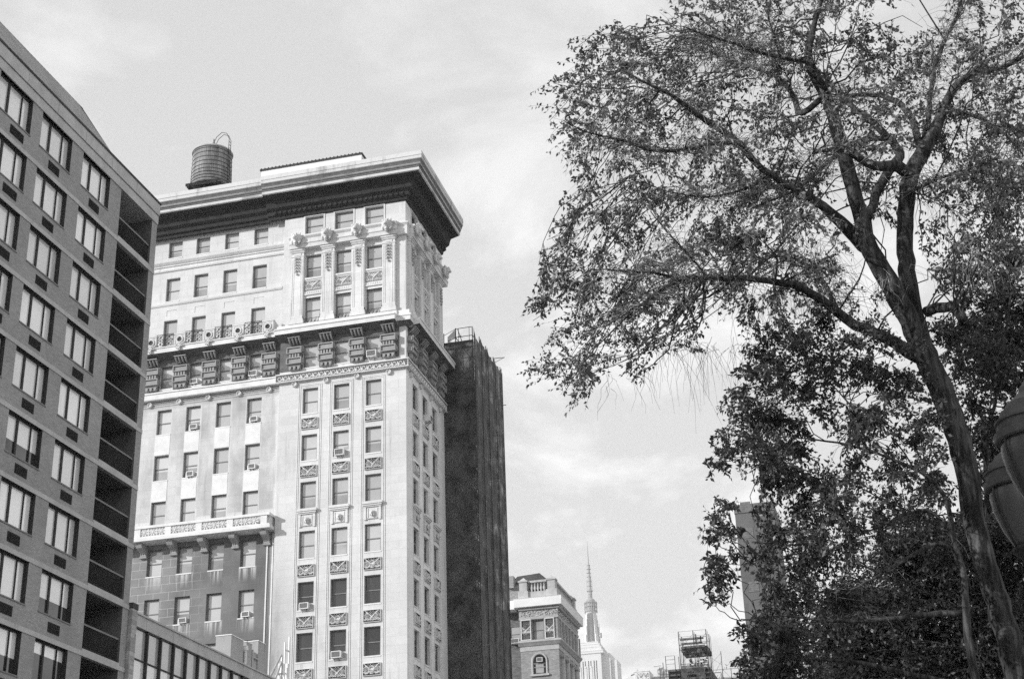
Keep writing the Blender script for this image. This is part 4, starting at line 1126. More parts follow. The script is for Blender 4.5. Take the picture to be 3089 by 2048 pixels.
# balustrade
for x0, x1, y0, y1 in ((-36.9, -35.8, NY - .1, NY + .9), (-33.85, -32.65, NY - .1, NY + .9), (-33.65, -32.65, NE - 1.3, NE - .3)):
    b = MB(); b.box(x0, x1, y0, y1, 41.46, 42.28); xm, ym = (x0 + x1) / 2, (y0 + y1) / 2; a = .42
    b.box(xm - a, xm + a, ym - a, ym + a, 42.28, 43.28); b.box(xm - a - .1, xm + a + .1, ym - a - .1, ym + a + .1, 43.28, 43.45)
    p = [(xm - a, ym - a, 43.45), (xm + a, ym - a, 43.45), (xm + a, ym + a, 43.45), (xm - a, ym + a, 43.45), (xm, ym, 43.88)]; b.add(p, [(0, 1, 4), (1, 2, 4), (2, 3, 4), (3, 0, 4)]); b.build('corner_pier', 'buff_stone', ub)
b = MB(); b.box(-35.8, -33.85, NY + .1, NY + .6, 41.46, 42.2); b.box(-35.8, -33.8, NY + .12, NY + .6, 43.2, 43.42); b.box(-33.35, -32.9, NY + .9, NE - 1.3, 41.46, 42.2); b.box(-33.35, -32.88, NY + .9, NE - 1.3, 43.2, 43.42); b.build('balustrade_rail', 'buff_stone', ub)
b = MB(); pr = [(.08, 0), (.10, .08), (.07, .14), (.15, .36), (.14, .44), (.07, .7), (.06, .84), (.10, .92), (.10, 1.0)]; b.lathe(pr, 10)
BAL = b.mesh('baluster', ['buff_stone'], smooth=True)
for i in range(5): link('baluster', BAL, ub, (-35.45 + i * .34, NY + .35, 42.2))
for i in range(18): link('baluster', BAL, ub, (-33.12, NY + 1.3 + i * .44, 42.2))
# east face: pilasters and columns
b = MB(); hs = [(NY + 1.6 + i * 1.55, NY + 2.6 + i * 1.55, 37.05, 39.1) for i in range(6)] + [(NY + 1.7 + i * 2.3, NY + 3.3 + i * 2.3, 28.0, 35.4) for i in range(4)]
wall_holes(b, TE2, NY, NE, 0, 39.4, hs, .5); b.build('side_wall', 'brick_n', ub)
b = MB()
for a0, a1, z0, z1 in hs: b.quad(TE2(a0, -.49, z0), TE2(a1, -.49, z0), TE2(a1, -.49, z1), TE2(a0, -.49, z1))
b.build('window_pane', 'glass', ub, fix=False)
b = MB()
for i in range(7): b.box(NY + 1.22 + i * 1.55, NY + 1.5 + i * 1.55, .002, .16, 37.0, 39.14, T=TE2)
for i in range(4):
    u = NY + 1.2 + i * 2.3; x = NX + .05
    b.lathe([(.34, 0), (.34, 7.0), (.30, 7.2), (.42, 7.3), (.44, 7.5)], 14, (x, u, 28.0))
    for s_ in (-1, 1): b.lathe([(0, -.2), (.2, -.2), (.2, .2), (0, .2)], 10, (0, 0, 0), T=lambda p, q, r_, u=u, s_=s_: (x + .2 + r_ * .8, u + s_ * .36 + p, 35.2 + q))
b.build('column', 'buff_stone', ub)
# recessed wing to its left and the dark roof behind
b = MB(); b.box(-60, WX, NY + 1.2, NE, 0, 43.5); b.build('wing_wall', 'brick_dark', ub)
b = MB(); b.box(-39.2, WX + .05, NY + 1.15, NY + 1.2, 41.4, 43.3); b.box(-38.2, -37.55, NY + .7, NY + 1.6, 43.0, 44.3); b.build('chimney', 'brick_n', ub)
b = MB(); b.add([(-37.7, NY + 1.5, 43.7), (-33.9, NY + 1.5, 43.7), (-35.4, NY + 4, 45.25), (-37.9, NY + 4, 45.1), (-34.2, NY + 9, 43.7), (-35.4, NY + 8, 45.25), (-40, NY + 8, 45.1), (-40, NY + 9, 43.7)], [(0, 1, 2, 3), (1, 4, 5, 2), (3, 2, 5, 6)]); b.box(-38.2, -34.0, NY + 1.6, NY + 8, 41.4, 43.7); b.build('roof', 'dark_cap', ub)
window(ub, (-37.6, NY + 1.05, 37.2), 1.2, 1.7, 0, 1)
ac_unit(A, 'air conditioner in the shadowed window between the dark netting and the carved panel', (-37.6, NY + .95, 36.95), 0, .95, .50, .5)
ac_unit(A, 'small air conditioner set in the head of the arched window', (arch_u + .05, NY - .1, 34.62), 0, .62, .44, .2)

# ------------------------------------------------------------------ the far skyscraper with its mast
EX, EY = -280.3, 1450.0
es = thing('skyscraper', 'distant pale art deco skyscraper with a stepped crown and a tall broadcast mast', 'skyscraper', (EX, EY, 0))
b = MB(); w2 = 20
x0, x1, y0, y1 = -297.5, -270.0, 1440.0, 1476.0
hs = [(x0 + 3.0 + i * 5.6 + j * 2.3, x0 + 4.1 + i * 5.6 + j * 2.3, 200, 313) for i in range(5) for j in range(2) if x0 + 4.1 + i * 5.6 + j * 2.3 < x1 - 1]
wall_holes(b, south(y0), x0, x1, 0, 320, hs, 1.2)
hs2 = [(y0 + 3 + i * 5.6, y0 + 4.4 + i * 5.6, 200, 312) for i in range(6)]
wall_holes(b, east(x1), y0, y1, 0, 320, hs2, 1.2)
b.quad((x0, y0, 0), (x0, y1, 0), (x0, y1, 320), (x0, y0, 320)); b.quad((x0, y1, 0), (x1, y1, 0), (x1, y1, 320), (x0, y1, 320))
b.box(x1, -262, y0 + 6, y1 - 2, 0, 320.5); b.box(-262, -256, y0 + 9, y1 - 5, 0, 314)
b.build('shaft', 'limestone_far', es)
b = MB()
for h in hs:
    for k in range(28): 
        if k % 2 == 0: b.box(h[0], h[1], -1.19, -1.1, 200 + k * 4.0, 202.4 + k * 4.0, T=south(y0))
    b.box(h[0], h[1], -1.25, -1.2, 200, 313, T=south(y0))
for h in hs2: b.box(h[0], h[1], -1.25, -1.2, 200, 312, T=east(x1))
for i in range(4): b.box(y0 + 8.5 + i * 6, y0 + 10 + i * 6, .01, .05, 200, 314, T=east(-262))
b.build('window_strip', 'far_win', es)
b = MB()
for i in range(3):
    u = x0 + 6.0 + i * 5.6
    b.box(u - .9, u + .9, 0.01, .5, 290, 306, T=south(y0)); b.lathe([(.9, 0), (.7, 1.4), (0, 2.2)], 8, (u, y0 - .2, 306))
b.build('crown_fin', 'limestone_far', es)
b = MB(); cx_, cy_ = -281.5, 1456.0
for (z0, z1, ax, ay) in ((320, 323, 14.6, 17), (323, 327.2, 12.6, 15), (327.2, 330.4, 10.6, 13), (330.4, 333, 8.8, 11)): b.box(cx_ - ax, cx_ + ax - .4, cy_ - ay, cy_ + ay, z0, z1); b.box(cx_ - ax - .3, cx_ + ax - .1, cy_ - ay - .3, cy_ + ay, z1 - .8, z1 - .3)
b.build('setback', 'limestone_far', es)
b = MB(); mx, my = -280.2, 1454.0
b.lathe([(5.4, 332), (5.2, 364), (5.2, 366)], 16, (mx, my, 0)); b.build('mooring_mast', 'limestone_far', es)
b = MB()
for k in range(4):
    a = k * math.pi / 2 + math.pi / 4
    for (r0, r1, z1) in ((5.0, 8.6, 341), (5.0, 7.6, 350), (5.0, 6.8, 357), (5.0, 6.2, 362)):
        c, s_ = math.cos(a), math.sin(a); t = 1.5
        vs_ = [(mx + c * r_ - s_ * q, my + s_ * r_ + c * q, z) for z in (332, z1) for r_ in (r0, r1) for q in (-t, t)]
        b.add(vs_, [(0, 1, 3, 2), (4, 5, 7, 6), (0, 1, 5, 4), (2, 3, 7, 6), (0, 2, 6, 4), (1, 3, 7, 5)])
b.build('wing_buttress', 'limestone_far', es)
b = MB()
for k in range(7): b.box(mx - 2.8 + k * .85, mx - 2.45 + k * .85, my - 5.6, my - 5.15, 333, 363)
b.build('mast_glazing', 'far_win', es)
b = MB()
for z in (365.2, 370.0, 374.0): b.lathe([(5.6, z), (6.5, z), (6.5, z + .7), (5.6, z + .7)], 16, (mx, my, 0))
for k in range(20):
    a = k * math.pi / 10; b.tube([(mx + 6.4 * math.cos(a), my + 6.4 * math.sin(a), 364), (mx + 6.4 * math.cos(a), my + 6.4 * math.sin(a), 375)], .32, 4)
b.build('antenna_ring', 'frame_light', es)
b = MB()
b.lathe([(5.0, 366), (4.6, 374), (4.6, 375), (4.9, 376), (4.2, 377.5), (2.2, 379), (2.2, 386), (3.3, 386.3), (3.3, 387), (1.9, 387.4), (1.9, 400), (1.4, 404), (1.4, 412.6), (1.9, 413), (1.9, 413.7), (.7, 414), (.45, 428), (.15, 438), (0, 440)], 12, (mx, my, 0)); b.build('broadcast_mast', 'frame_light', es)
b = MB()
for z in (380, 382.5, 385, 391, 396, 401, 405, 409): b.lathe([(1.7, 0), (2.5, .2), (1.7, .5)], 8, (mx, my, z))
for s_ in (-1, 1): b.tube([(mx + s_ * 2.7, my, 388), (mx + s_ * 2.7, my, 398)], .2, 4)
b.tube([(mx + 7.4, my, 341), (mx + 7.4, my, 352)], .3, 4); b.tube([(mx + 9, my, 338), (mx + 9, my, 343)], .8, 6); b.build('antenna_element', 'frame_light', es)

# ------------------------------------------------------------------ small buildings low on the skyline
cb = thing('pedimented_building', 'low pale roofline with a carved attic block and a little round cupola', 'building', (-42, 260, 0))
b = MB(); b.box(-70, -42.9, 261, 280, 0, 53.6); b.box(-40.2, -28, 262, 280, 0, 54.35); b.box(-42.85, -40.22, 259.6, 264, 0, 55.1)
b.add([(-46.5, 260, 53.6), (-42.9, 260, 53.6), (-42.9, 260, 54.75), (-46.5, 262, 53.6), (-42.9, 262, 54.75), (-42.9, 262, 53.6)], [(0, 1, 2), (0, 2, 4, 3)]); b.build('wall', 'limestone_far', cb)
b = MB(); b.box(-42.9, -40.18, 259.5, 264, 55.1, 55.24); b.box(-40.2, -28, 261.8, 264, 54.35, 54.5); b.build('coping', 'sill', cb)
b = MB(); rr = random.Random(5)
for i in range(26): 
    u, z = rr.uniform(-42.5, -40.5), rr.uniform(53.5, 54.9); b.ball((u, 259.55, z), rr.uniform(.06, .16), 6, 5)
b.tube([(-42.5, 259.5, 54.8), (-41.9, 259.4, 54.2), (-41.5, 259.4, 54.9), (-41.1, 259.4, 54.2), (-40.6, 259.5, 54.8)], .09, 5); b.build('carving', 'trim', cb)
b = MB(); b.lathe([(.95, 53.5), (.95, 55.05)], 12, (-42.7, 262, 0)); b.build('cupola_drum', 'brick_n', cb)
b = MB(); b.lathe([(1.25, 55.02), (1.2, 55.12), (.25, 55.75), (.08, 55.85), (.05, 56.1), (0, 56.1)], 12, (-42.7, 262, 0)); b.build('cupola_roof', 'roof_metal', cb)

# building under scaffold
wb = thing('building_under_scaffold', 'stepped dark roofline caged in scaffold pipes with a tall two-bay tower of netting', 'building', (-25, 200, 0))
b = MB(); b.box(-29.9, -17, 201, 215, 0, 41.2); b.box(-28.6, -22.9, 201.2, 212, 41.2, 43.0); b.box(-26.6, -23.0, 201.6, 206, 45.35, 45.95); b.build('wall', 'brick_dark', wb)
b = MB()
for z in (41.4, 42.0, 42.6): b.box(-28.5, -22.8, 200.6, 201.1, z, z + .22)
for z in (40.3, 40.9): b.box(-22.8, -16.5, 200.6, 201, z, z + .2)
b.box(-26.5, -23.3, 201, 201.5, 45.6, 45.95); b.box(-26.5, -23.6, 201, 201.3, 46.25, 46.42); b.box(-26.6, -23.4, 201, 201.3, 46.8, 46.98); b.box(-24.5, -24.36, 201, 201.3, 46.2, 47.5); b.box(-23.85, -23.7, 201, 201.3, 46.2, 47.2)
b.build('plank_deck', 'soot_field', wb)
b = MB()
XS = (-26.68, -24.67, -22.9)
for y in (200.4, 203.6):
    for x in XS:
        tube2(b, (x, y, 38), (x, y, 47.88), .06, 5)
        tube2(b, (x + .18, y, 38), (x + .18, y, 47.6), .03)
    for z in (43.4, 45.3, 46.0, 46.9): tube2(b, (-26.7, y, z), (-22.85, y, z), .04)
    for i in range(2):
        for z in (41.4, 43.4, 45.4): tube2(b, (XS[i], y, z), (XS[i + 1], y, z + 2), .018); tube2(b, (XS[i], y, z + 2), (XS[i + 1], y, z), .018)
        tube2(b, (XS[i], y, 47.85), (XS[i + 1], y, 47.85), .02)
for x in (-29.6, -29.1, -28.7, -27.45, -26.9, -21.15, -20.0, -19.0, -18.0):
    tube2(b, (x, 200.5, 36), (x, 200.5, {-29.6: 43.3, -29.1: 43.9, -28.7: 44.75, -27.45: 44.65, -26.9: 44.5, -21.15: 44.75, -20.0: 42.4, -19.0: 42.0, -18.0: 41.9}[x]), .045, 5)
for z in (44.7, 44.2, 43.6): tube2(b, (-28.7, 200.5, z), (-27.45, 200.5, z), .025)
tube2(b, (-30.4, 200.5, 43.45), (-29.4, 200.5, 43.5), .03)
for a0, a1, z0, z1 in ((-22.9, -21.15, 44.3, 42.9), (-22.9, -21.15, 42.9, 44.5), (-21.15, -20, 42.3, 41.0), (-22.6, -21.2, 41.2, 43.4)): tube2(b, (a0, 200.5, z0), (a1, 200.5, z1), .018)
for z in (39, 39.8, 41.2, 42.3): tube2(b, (-29.9, 200.5, z), (-16.5, 200.5, z), .03)
for i in range(12): tube2(b, (-29.8 + i, 200.45, 39 + (i % 3)), (-28.8 + i, 200.45, 40.6 + (i % 3)), .02)
b.build('pipe_frame', 'iron', wb)
b = MB(); rr = random.Random(9)
for i in range(46):
    x, z = rr.uniform(-25.6, -23.0), rr.uniform(43.0, 44.9); s_ = rr.uniform(.10, .34); b.box(x, x + s_, 201, 201 + s_, z, z + s_ * rr.uniform(.5, 1.2))
b.add([(-24.5, 201, 44.9), (-23.6, 201, 44.9), (-23.8, 201, 45.5), (-24.3, 201, 45.5), (-24.5, 202, 44.9), (-23.6, 202, 44.9), (-23.8, 202, 45.5), (-24.3, 202, 45.5)], [(0, 1, 2, 3), (4, 5, 6, 7), (0, 1, 5, 4), (1, 2, 6, 5), (2, 3, 7, 6), (3, 0, 4, 7)]); b.build('roof_clutter', 'brick_dark', wb)
net_sheet(south(200.3), -29.9, -28.5, 30, lambda u: 43.0 + (u + 29.9) * .3, 8, 20, .06, 8).build('debris_net', 'net_thin', wb, fix=False)
net_sheet(south(200.3), -26.7, -22.9, 38, lambda u: 43.2, 14, 14, .06, 9).build('debris_net', 'net_thin', wb, fix=False)

# grey tower behind the trees
gt = thing('brick_tower', 'plain grey tower block half hidden behind the dense lower tree', 'building', (-13.2, 185, 0))
b = MB(); wall_holes(b, south(180), -15.66, -10.8, 0, 57.3, [(-13.3 + 1.3 * i, -12.5 + 1.3 * i, 5 + 3.4 * k, 6.7 + 3.4 * k) for i in range(2) for k in range(15)], .3); b.box(-15.66, -10.8, 180.31, 190, 0, 57.3); b.build('wall', 'brick_tower', gt)
b = MB(); b.box(-15.72, -10.74, 179.9, 190.1, 57.3, 58.4); b.build('parapet', 'brick_dark', gt)
b = MB(); b.tube([(-14.95, 180.2, 58.3), (-14.95, 180.2, 58.95)], .10, 6); b.build('flue', 'whitepaint', gt)
b = MB()
for k in range(12): b.box(-14.9, -13.6, 179.95, 179.99, 20 + 3.4 * k, 21.3 + 3.4 * k)
b.build('louvre', 'brick_dark', gt)

# ------------------------------------------------------------------ twin park lamp
lp = thing('street_lamp', 'park lamp with two frosted acorn lanterns under ribbed metal hoods at the right edge', 'street lamp', (1.16, 9.55, 0))
b = MB(); b.lathe([(.22, 0), (.24, .1), (.20, .5), (.11, .8), (.085, 1.2), (.06, 4.0), (.08, 4.05), (.05, 4.1)], 14, (1.16, 9.55, 0))
LPOS = ((1.07, 9.0, 4.76), (1.075, 10.42, 4.90))
for x, y, z in LPOS:
    b.tube([(1.16, 9.55, 3.72), (1.16 + (x - 1.16) * .4, 9.55 + (y - 9.55) * .4, 3.62), (x, y, 3.72), (x, y, z - .60)], [.04, .035, .035, .05], 8)
b.build('post', 'lamp_metal', lp, smooth=True)
b = MB(); b.lathe([(.25, -.08), (.262, -.07), (.262, -.02), (.235, -.01), (.232, .045), (.245, .05), (.245, .065), (.215, .075), (.20, .13), (.175, .135), (.15, .185), (.115, .21), (.06, .26), (.045, .30), (.02, .33), (0, .36)], 56); b.lathe([(0, -.05), (.25, -.07)], 56)
HD = b.mesh('hood', ['lamp_hood'])
b = MB(); b.lathe([(.225, -.07), (.232, -.14), (.215, -.26), (.17, -.40), (.12, -.50), (.10, -.52)], 32); GLB = b.mesh('globe', ['globe'], smooth=True)
b = MB(); b.lathe([(.10, -.51), (.13, -.53), (.13, -.56), (.07, -.62), (.06, -.70)], 20)
for k in range(4):
    a = k * math.pi / 2 + .6; b.tube([(q * math.cos(a), q * math.sin(a), z) for q, z in ((.25, -.06), (.248, -.14), (.23, -.26), (.185, -.41), (.13, -.53))], .008, 6)
CAG = b.mesh('cage', ['lamp_metal'], smooth=True)
for x, y, z in LPOS:
    for n_, me in (('hood', HD), ('globe', GLB), ('cage', CAG)): link(n_, me, lp, (x, y, z)).scale = (.92, .92, .92)

# ------------------------------------------------------------------ sunlit towers across the park, caught in the glass of the apartment block
def plain_tower(label, x0, x1, y0, y1, h, m):
    t = thing('office_tower', label, 'building', ((x0 + x1) / 2, (y0 + y1) / 2, 0))
    b = MB(); hs = [(y0 + 2 + 4 * i, y0 + 4.2 + 4 * i, 4 + 4 * k, 6.4 + 4 * k) for i in range(int((y1 - y0 - 4) / 4)) for k in range(int((h - 8) / 4))]
    wall_holes(b, lambda u, d, z: (x0 - d, u, z), y0, y1, 0, h, hs, .4)
    b.box(x0 + .41, x1, y0, y1, 0, h - .05); b.build('wall', m, t)
    b = MB(); b.box(x0 - .4, x1 + .4, y0 - .4, y1 + .4, h, h + 1.4); b.build('cornice', 'sill', t)
plain_tower('pale office tower mirrored in the lower panes of the dark apartment block', 95, 130, 190, 226, 118, 'trim')
plain_tower('grey slab tower mirrored beside the pale one in the apartment block panes', 110, 140, 238, 262, 150, 'stucco')
ELM_HANG=[(-2.83,26.83,13.44,1.28,14),(-3.01,25.53,13.01,1.63,14),(-2.5,26.93,13.44,1.45,14),(-3.1,24.24,12.38,0.93,8),(-1.91,25.82,12.88,0.9,12),(-1.53,25.13,12.71,0.71,10),(-3.83,26.41,12.94,0.76,8),(-4.21,24.52,11.97,0.63,6),(-0.67,26.61,14.43,1.27,24),(-0.36,25.63,13.64,1.05,20),(-1.2,26.71,14.28,1.28,16),(-1.63,25.43,13.66,1.14,14),(-0.07,25.29,14.53,1.3,24),(-0.55,26.37,15.34,1.28,20),(0.33,26.95,14.53,1.02,16),(0.91,25.11,13.56,0.87,14),(1.49,26.91,14.52,1.01,14),(2.31,26.79,15.66,1.19,16),(2.52,24.53,13.71,1.07,16),(3.09,25.83,14.64,1.21,16)]
ELM_LIMBS=[[(2.31,27.0,1.56,0.34),(2.35,27.0,4.06,0.295),(2.3,27.0,5.95,0.254),(2.21,27.0,6.53,0.228),(2.12,27.0,7.67,0.215),(1.99,27.0,8.42,0.206),(1.91,27.0,9.23,0.203),(1.92,27.0,10.76,0.214),(1.8,27.0,11.46,0.222),(1.67,27.0,12.2,0.225),(1.46,27.0,12.89,0.215),(1.38,27.0,13.33,0.191)],[(1.63,27.0,12.08,0.155),(1.46,26.9,12.86,0.172),(1.32,26.8,13.47,0.2),(1.14,26.7,13.98,0.201),(0.97,26.6,14.43,0.186),(0.77,26.5,14.89,0.176),(0.72,26.4,15.46,0.145),(0.66,26.3,16.03,0.151),(0.53,26.2,17.13,0.142),(0.45,26.1,17.73,0.127),(0.36,26.0,18.27,0.116),(0.14,25.9,18.71,0.106),(0.1,25.8,18.99,0.089),(0.27,25.7,19.42,0.067),(0.4,25.6,19.8,0.05),(0.64,25.5,20.36,0.034)],[(1.68,27.0,12.07,0.155),(1.58,27.11,12.93,0.147),(1.44,27.21,13.64,0.176),(1.44,27.32,14.28,0.178),(1.46,27.43,14.88,0.169),(1.51,27.54,15.48,0.166),(1.65,27.64,16.27,0.168),(1.83,27.75,17.01,0.17),(2.13,27.86,17.55,0.166),(2.48,27.96,18.01,0.127),(2.74,28.07,18.64,0.105),(3.05,28.18,19.2,0.088),(3.58,28.29,19.65,0.071),(3.9,28.39,19.52,0.059),(4.58,28.5,19.87,0.041)],[(0.82,26.8,14.97,0.146),(0.59,26.51,15.11,0.145),(0.32,26.22,15.37,0.123),(0.0,25.92,15.66,0.085),(-0.33,25.63,15.83,0.069),(-0.9,25.34,16.14,0.058),(-1.22,25.05,16.4,0.069),(-1.32,24.75,16.62,0.068),(-1.69,24.46,16.79,0.063),(-1.95,24.17,16.94,0.057),(-2.27,23.88,17.09,0.047),(-2.47,23.58,17.22,0.036),(-2.79,23.29,17.28,0.023),(-3.34,23.0,17.57,0.013)],[(1.82,27.6,16.93,0.13),(1.62,27.17,16.98,0.123),(1.27,26.73,16.73,0.104),(0.9,26.3,16.67,0.082),(0.66,25.87,16.72,0.065),(0.35,25.43,16.58,0.042),(-0.02,25.0,16.28,0.026)],[(0.84,27.0,15.75,0.093),(1.18,27.31,16.62,0.101),(1.54,27.62,17.26,0.108),(1.8,27.94,17.59,0.103),(1.6,28.25,18.22,0.088),(1.33,28.56,18.87,0.077),(1.04,28.88,19.47,0.067),(0.79,29.19,20.01,0.056),(0.49,29.5,20.72,0.038)],[(1.61,28.4,18.3,0.065),(1.26,27.99,18.19,0.058),(0.84,27.57,17.89,0.055),(0.47,27.16,17.45,0.051),(0.04,26.74,16.89,0.047),(-0.32,26.33,16.34,0.038),(-0.82,25.91,15.95,0.024),(-1.35,25.5,15.58,0.013)],[(2.14,28.0,17.63,0.092),(2.18,28.5,18.32,0.082),(2.17,29.0,19.12,0.078),(1.98,29.5,19.9,0.074),(1.62,30.0,20.47,0.063),(1.03,30.5,20.91,0.052),(0.71,31.0,21.1,0.033)],[(2.24,28.3,17.92,0.076),(2.49,28.58,18.87,0.059),(2.69,28.87,19.86,0.054),(2.93,29.15,20.65,0.052),(3.29,29.43,21.44,0.047),(3.63,29.72,22.1,0.038),(3.95,30.0,22.94,0.026)],[(3.12,28.8,19.59,0.066),(3.44,29.37,20.11,0.061),(3.92,29.93,20.82,0.044),(4.64,30.5,21.36,0.025)],[(1.67,27.0,13.59,0.106),(1.98,26.77,13.59,0.099),(2.18,26.53,13.44,0.098),(2.25,26.3,13.05,0.092)],[(1.37,26.6,12.52,0.129),(0.73,26.27,12.95,0.108),(0.2,25.93,13.08,0.095),(-0.1,25.6,13.37,0.087),(-0.5,25.27,13.62,0.076),(-0.97,24.93,13.7,0.063),(-1.44,24.6,13.65,0.055),(-2.01,24.27,13.6,0.06),(-2.47,23.93,13.54,0.052),(-2.73,23.6,13.34,0.042),(-2.9,23.27,13.0,0.031),(-3.35,22.93,12.59,0.019),(-3.85,22.6,12.15,0.009)],[(-2.61,23.4,13.27,0.029),(-3.13,23.03,13.3,0.024),(-3.46,22.67,13.2,0.017),(-3.97,22.3,13.13,0.009)],[(0.01,26.0,13.42,0.052),(-0.14,26.12,14.14,0.045),(-0.36,26.25,14.56,0.037),(-0.71,26.38,14.86,0.024),(-1.18,26.5,15.03,0.014)],[(-1.32,24.8,16.65,0.042),(-1.82,24.49,16.55,0.039),(-2.27,24.17,16.3,0.036),(-2.65,23.86,16.15,0.033),(-2.97,23.54,16.03,0.028),(-3.37,23.23,16.15,0.023),(-4.07,22.91,16.28,0.013),(-4.36,22.6,16.38,0.008)],[(0.11,25.6,18.72,0.044),(-0.46,25.08,18.62,0.035),(-0.95,24.55,18.56,0.03),(-1.53,24.02,18.58,0.021),(-2.09,23.5,18.59,0.013)],[(0.34,26.0,18.14,0.061),(-0.2,26.36,17.95,0.067),(-0.23,26.71,18.71,0.057),(-0.54,27.07,19.49,0.041),(-0.94,27.43,19.98,0.03),(-1.57,27.79,20.64,0.024),(-2.06,28.14,21.24,0.019),(-2.8,28.5,22.02,0.013)],[(-0.41,25.0,18.52,0.024),(-0.5,24.5,18.95,0.019),(-0.52,24.0,19.38,0.013)],[(-2.14,23.6,13.33,0.024),(-2.41,23.33,13.71,0.019),(-2.69,23.07,14.0,0.015),(-2.92,22.8,14.34,0.01)],[(-0.91,25.6,16.29,0.032),(-1.51,25.33,15.88,0.024),(-2.13,25.05,15.71,0.018),(-2.82,24.78,15.8,0.013),(-3.5,24.5,16.14,0.008)],[(-3.27,22.7,12.5,0.016),(-3.86,22.6,11.95,0.012),(-4.29,22.5,11.46,0.009),(-4.53,22.4,11.01,0.007)],[(2.78,28.5,18.9,0.053),(3.4,28.33,18.54,0.041),(3.86,28.17,17.94,0.026),(4.12,28.0,17.26,0.017)],[(1.76,27.5,16.5,0.045),(2.41,27.0,16.48,0.033),(2.99,26.5,16.22,0.024),(3.48,26.0,15.6,0.016)]]
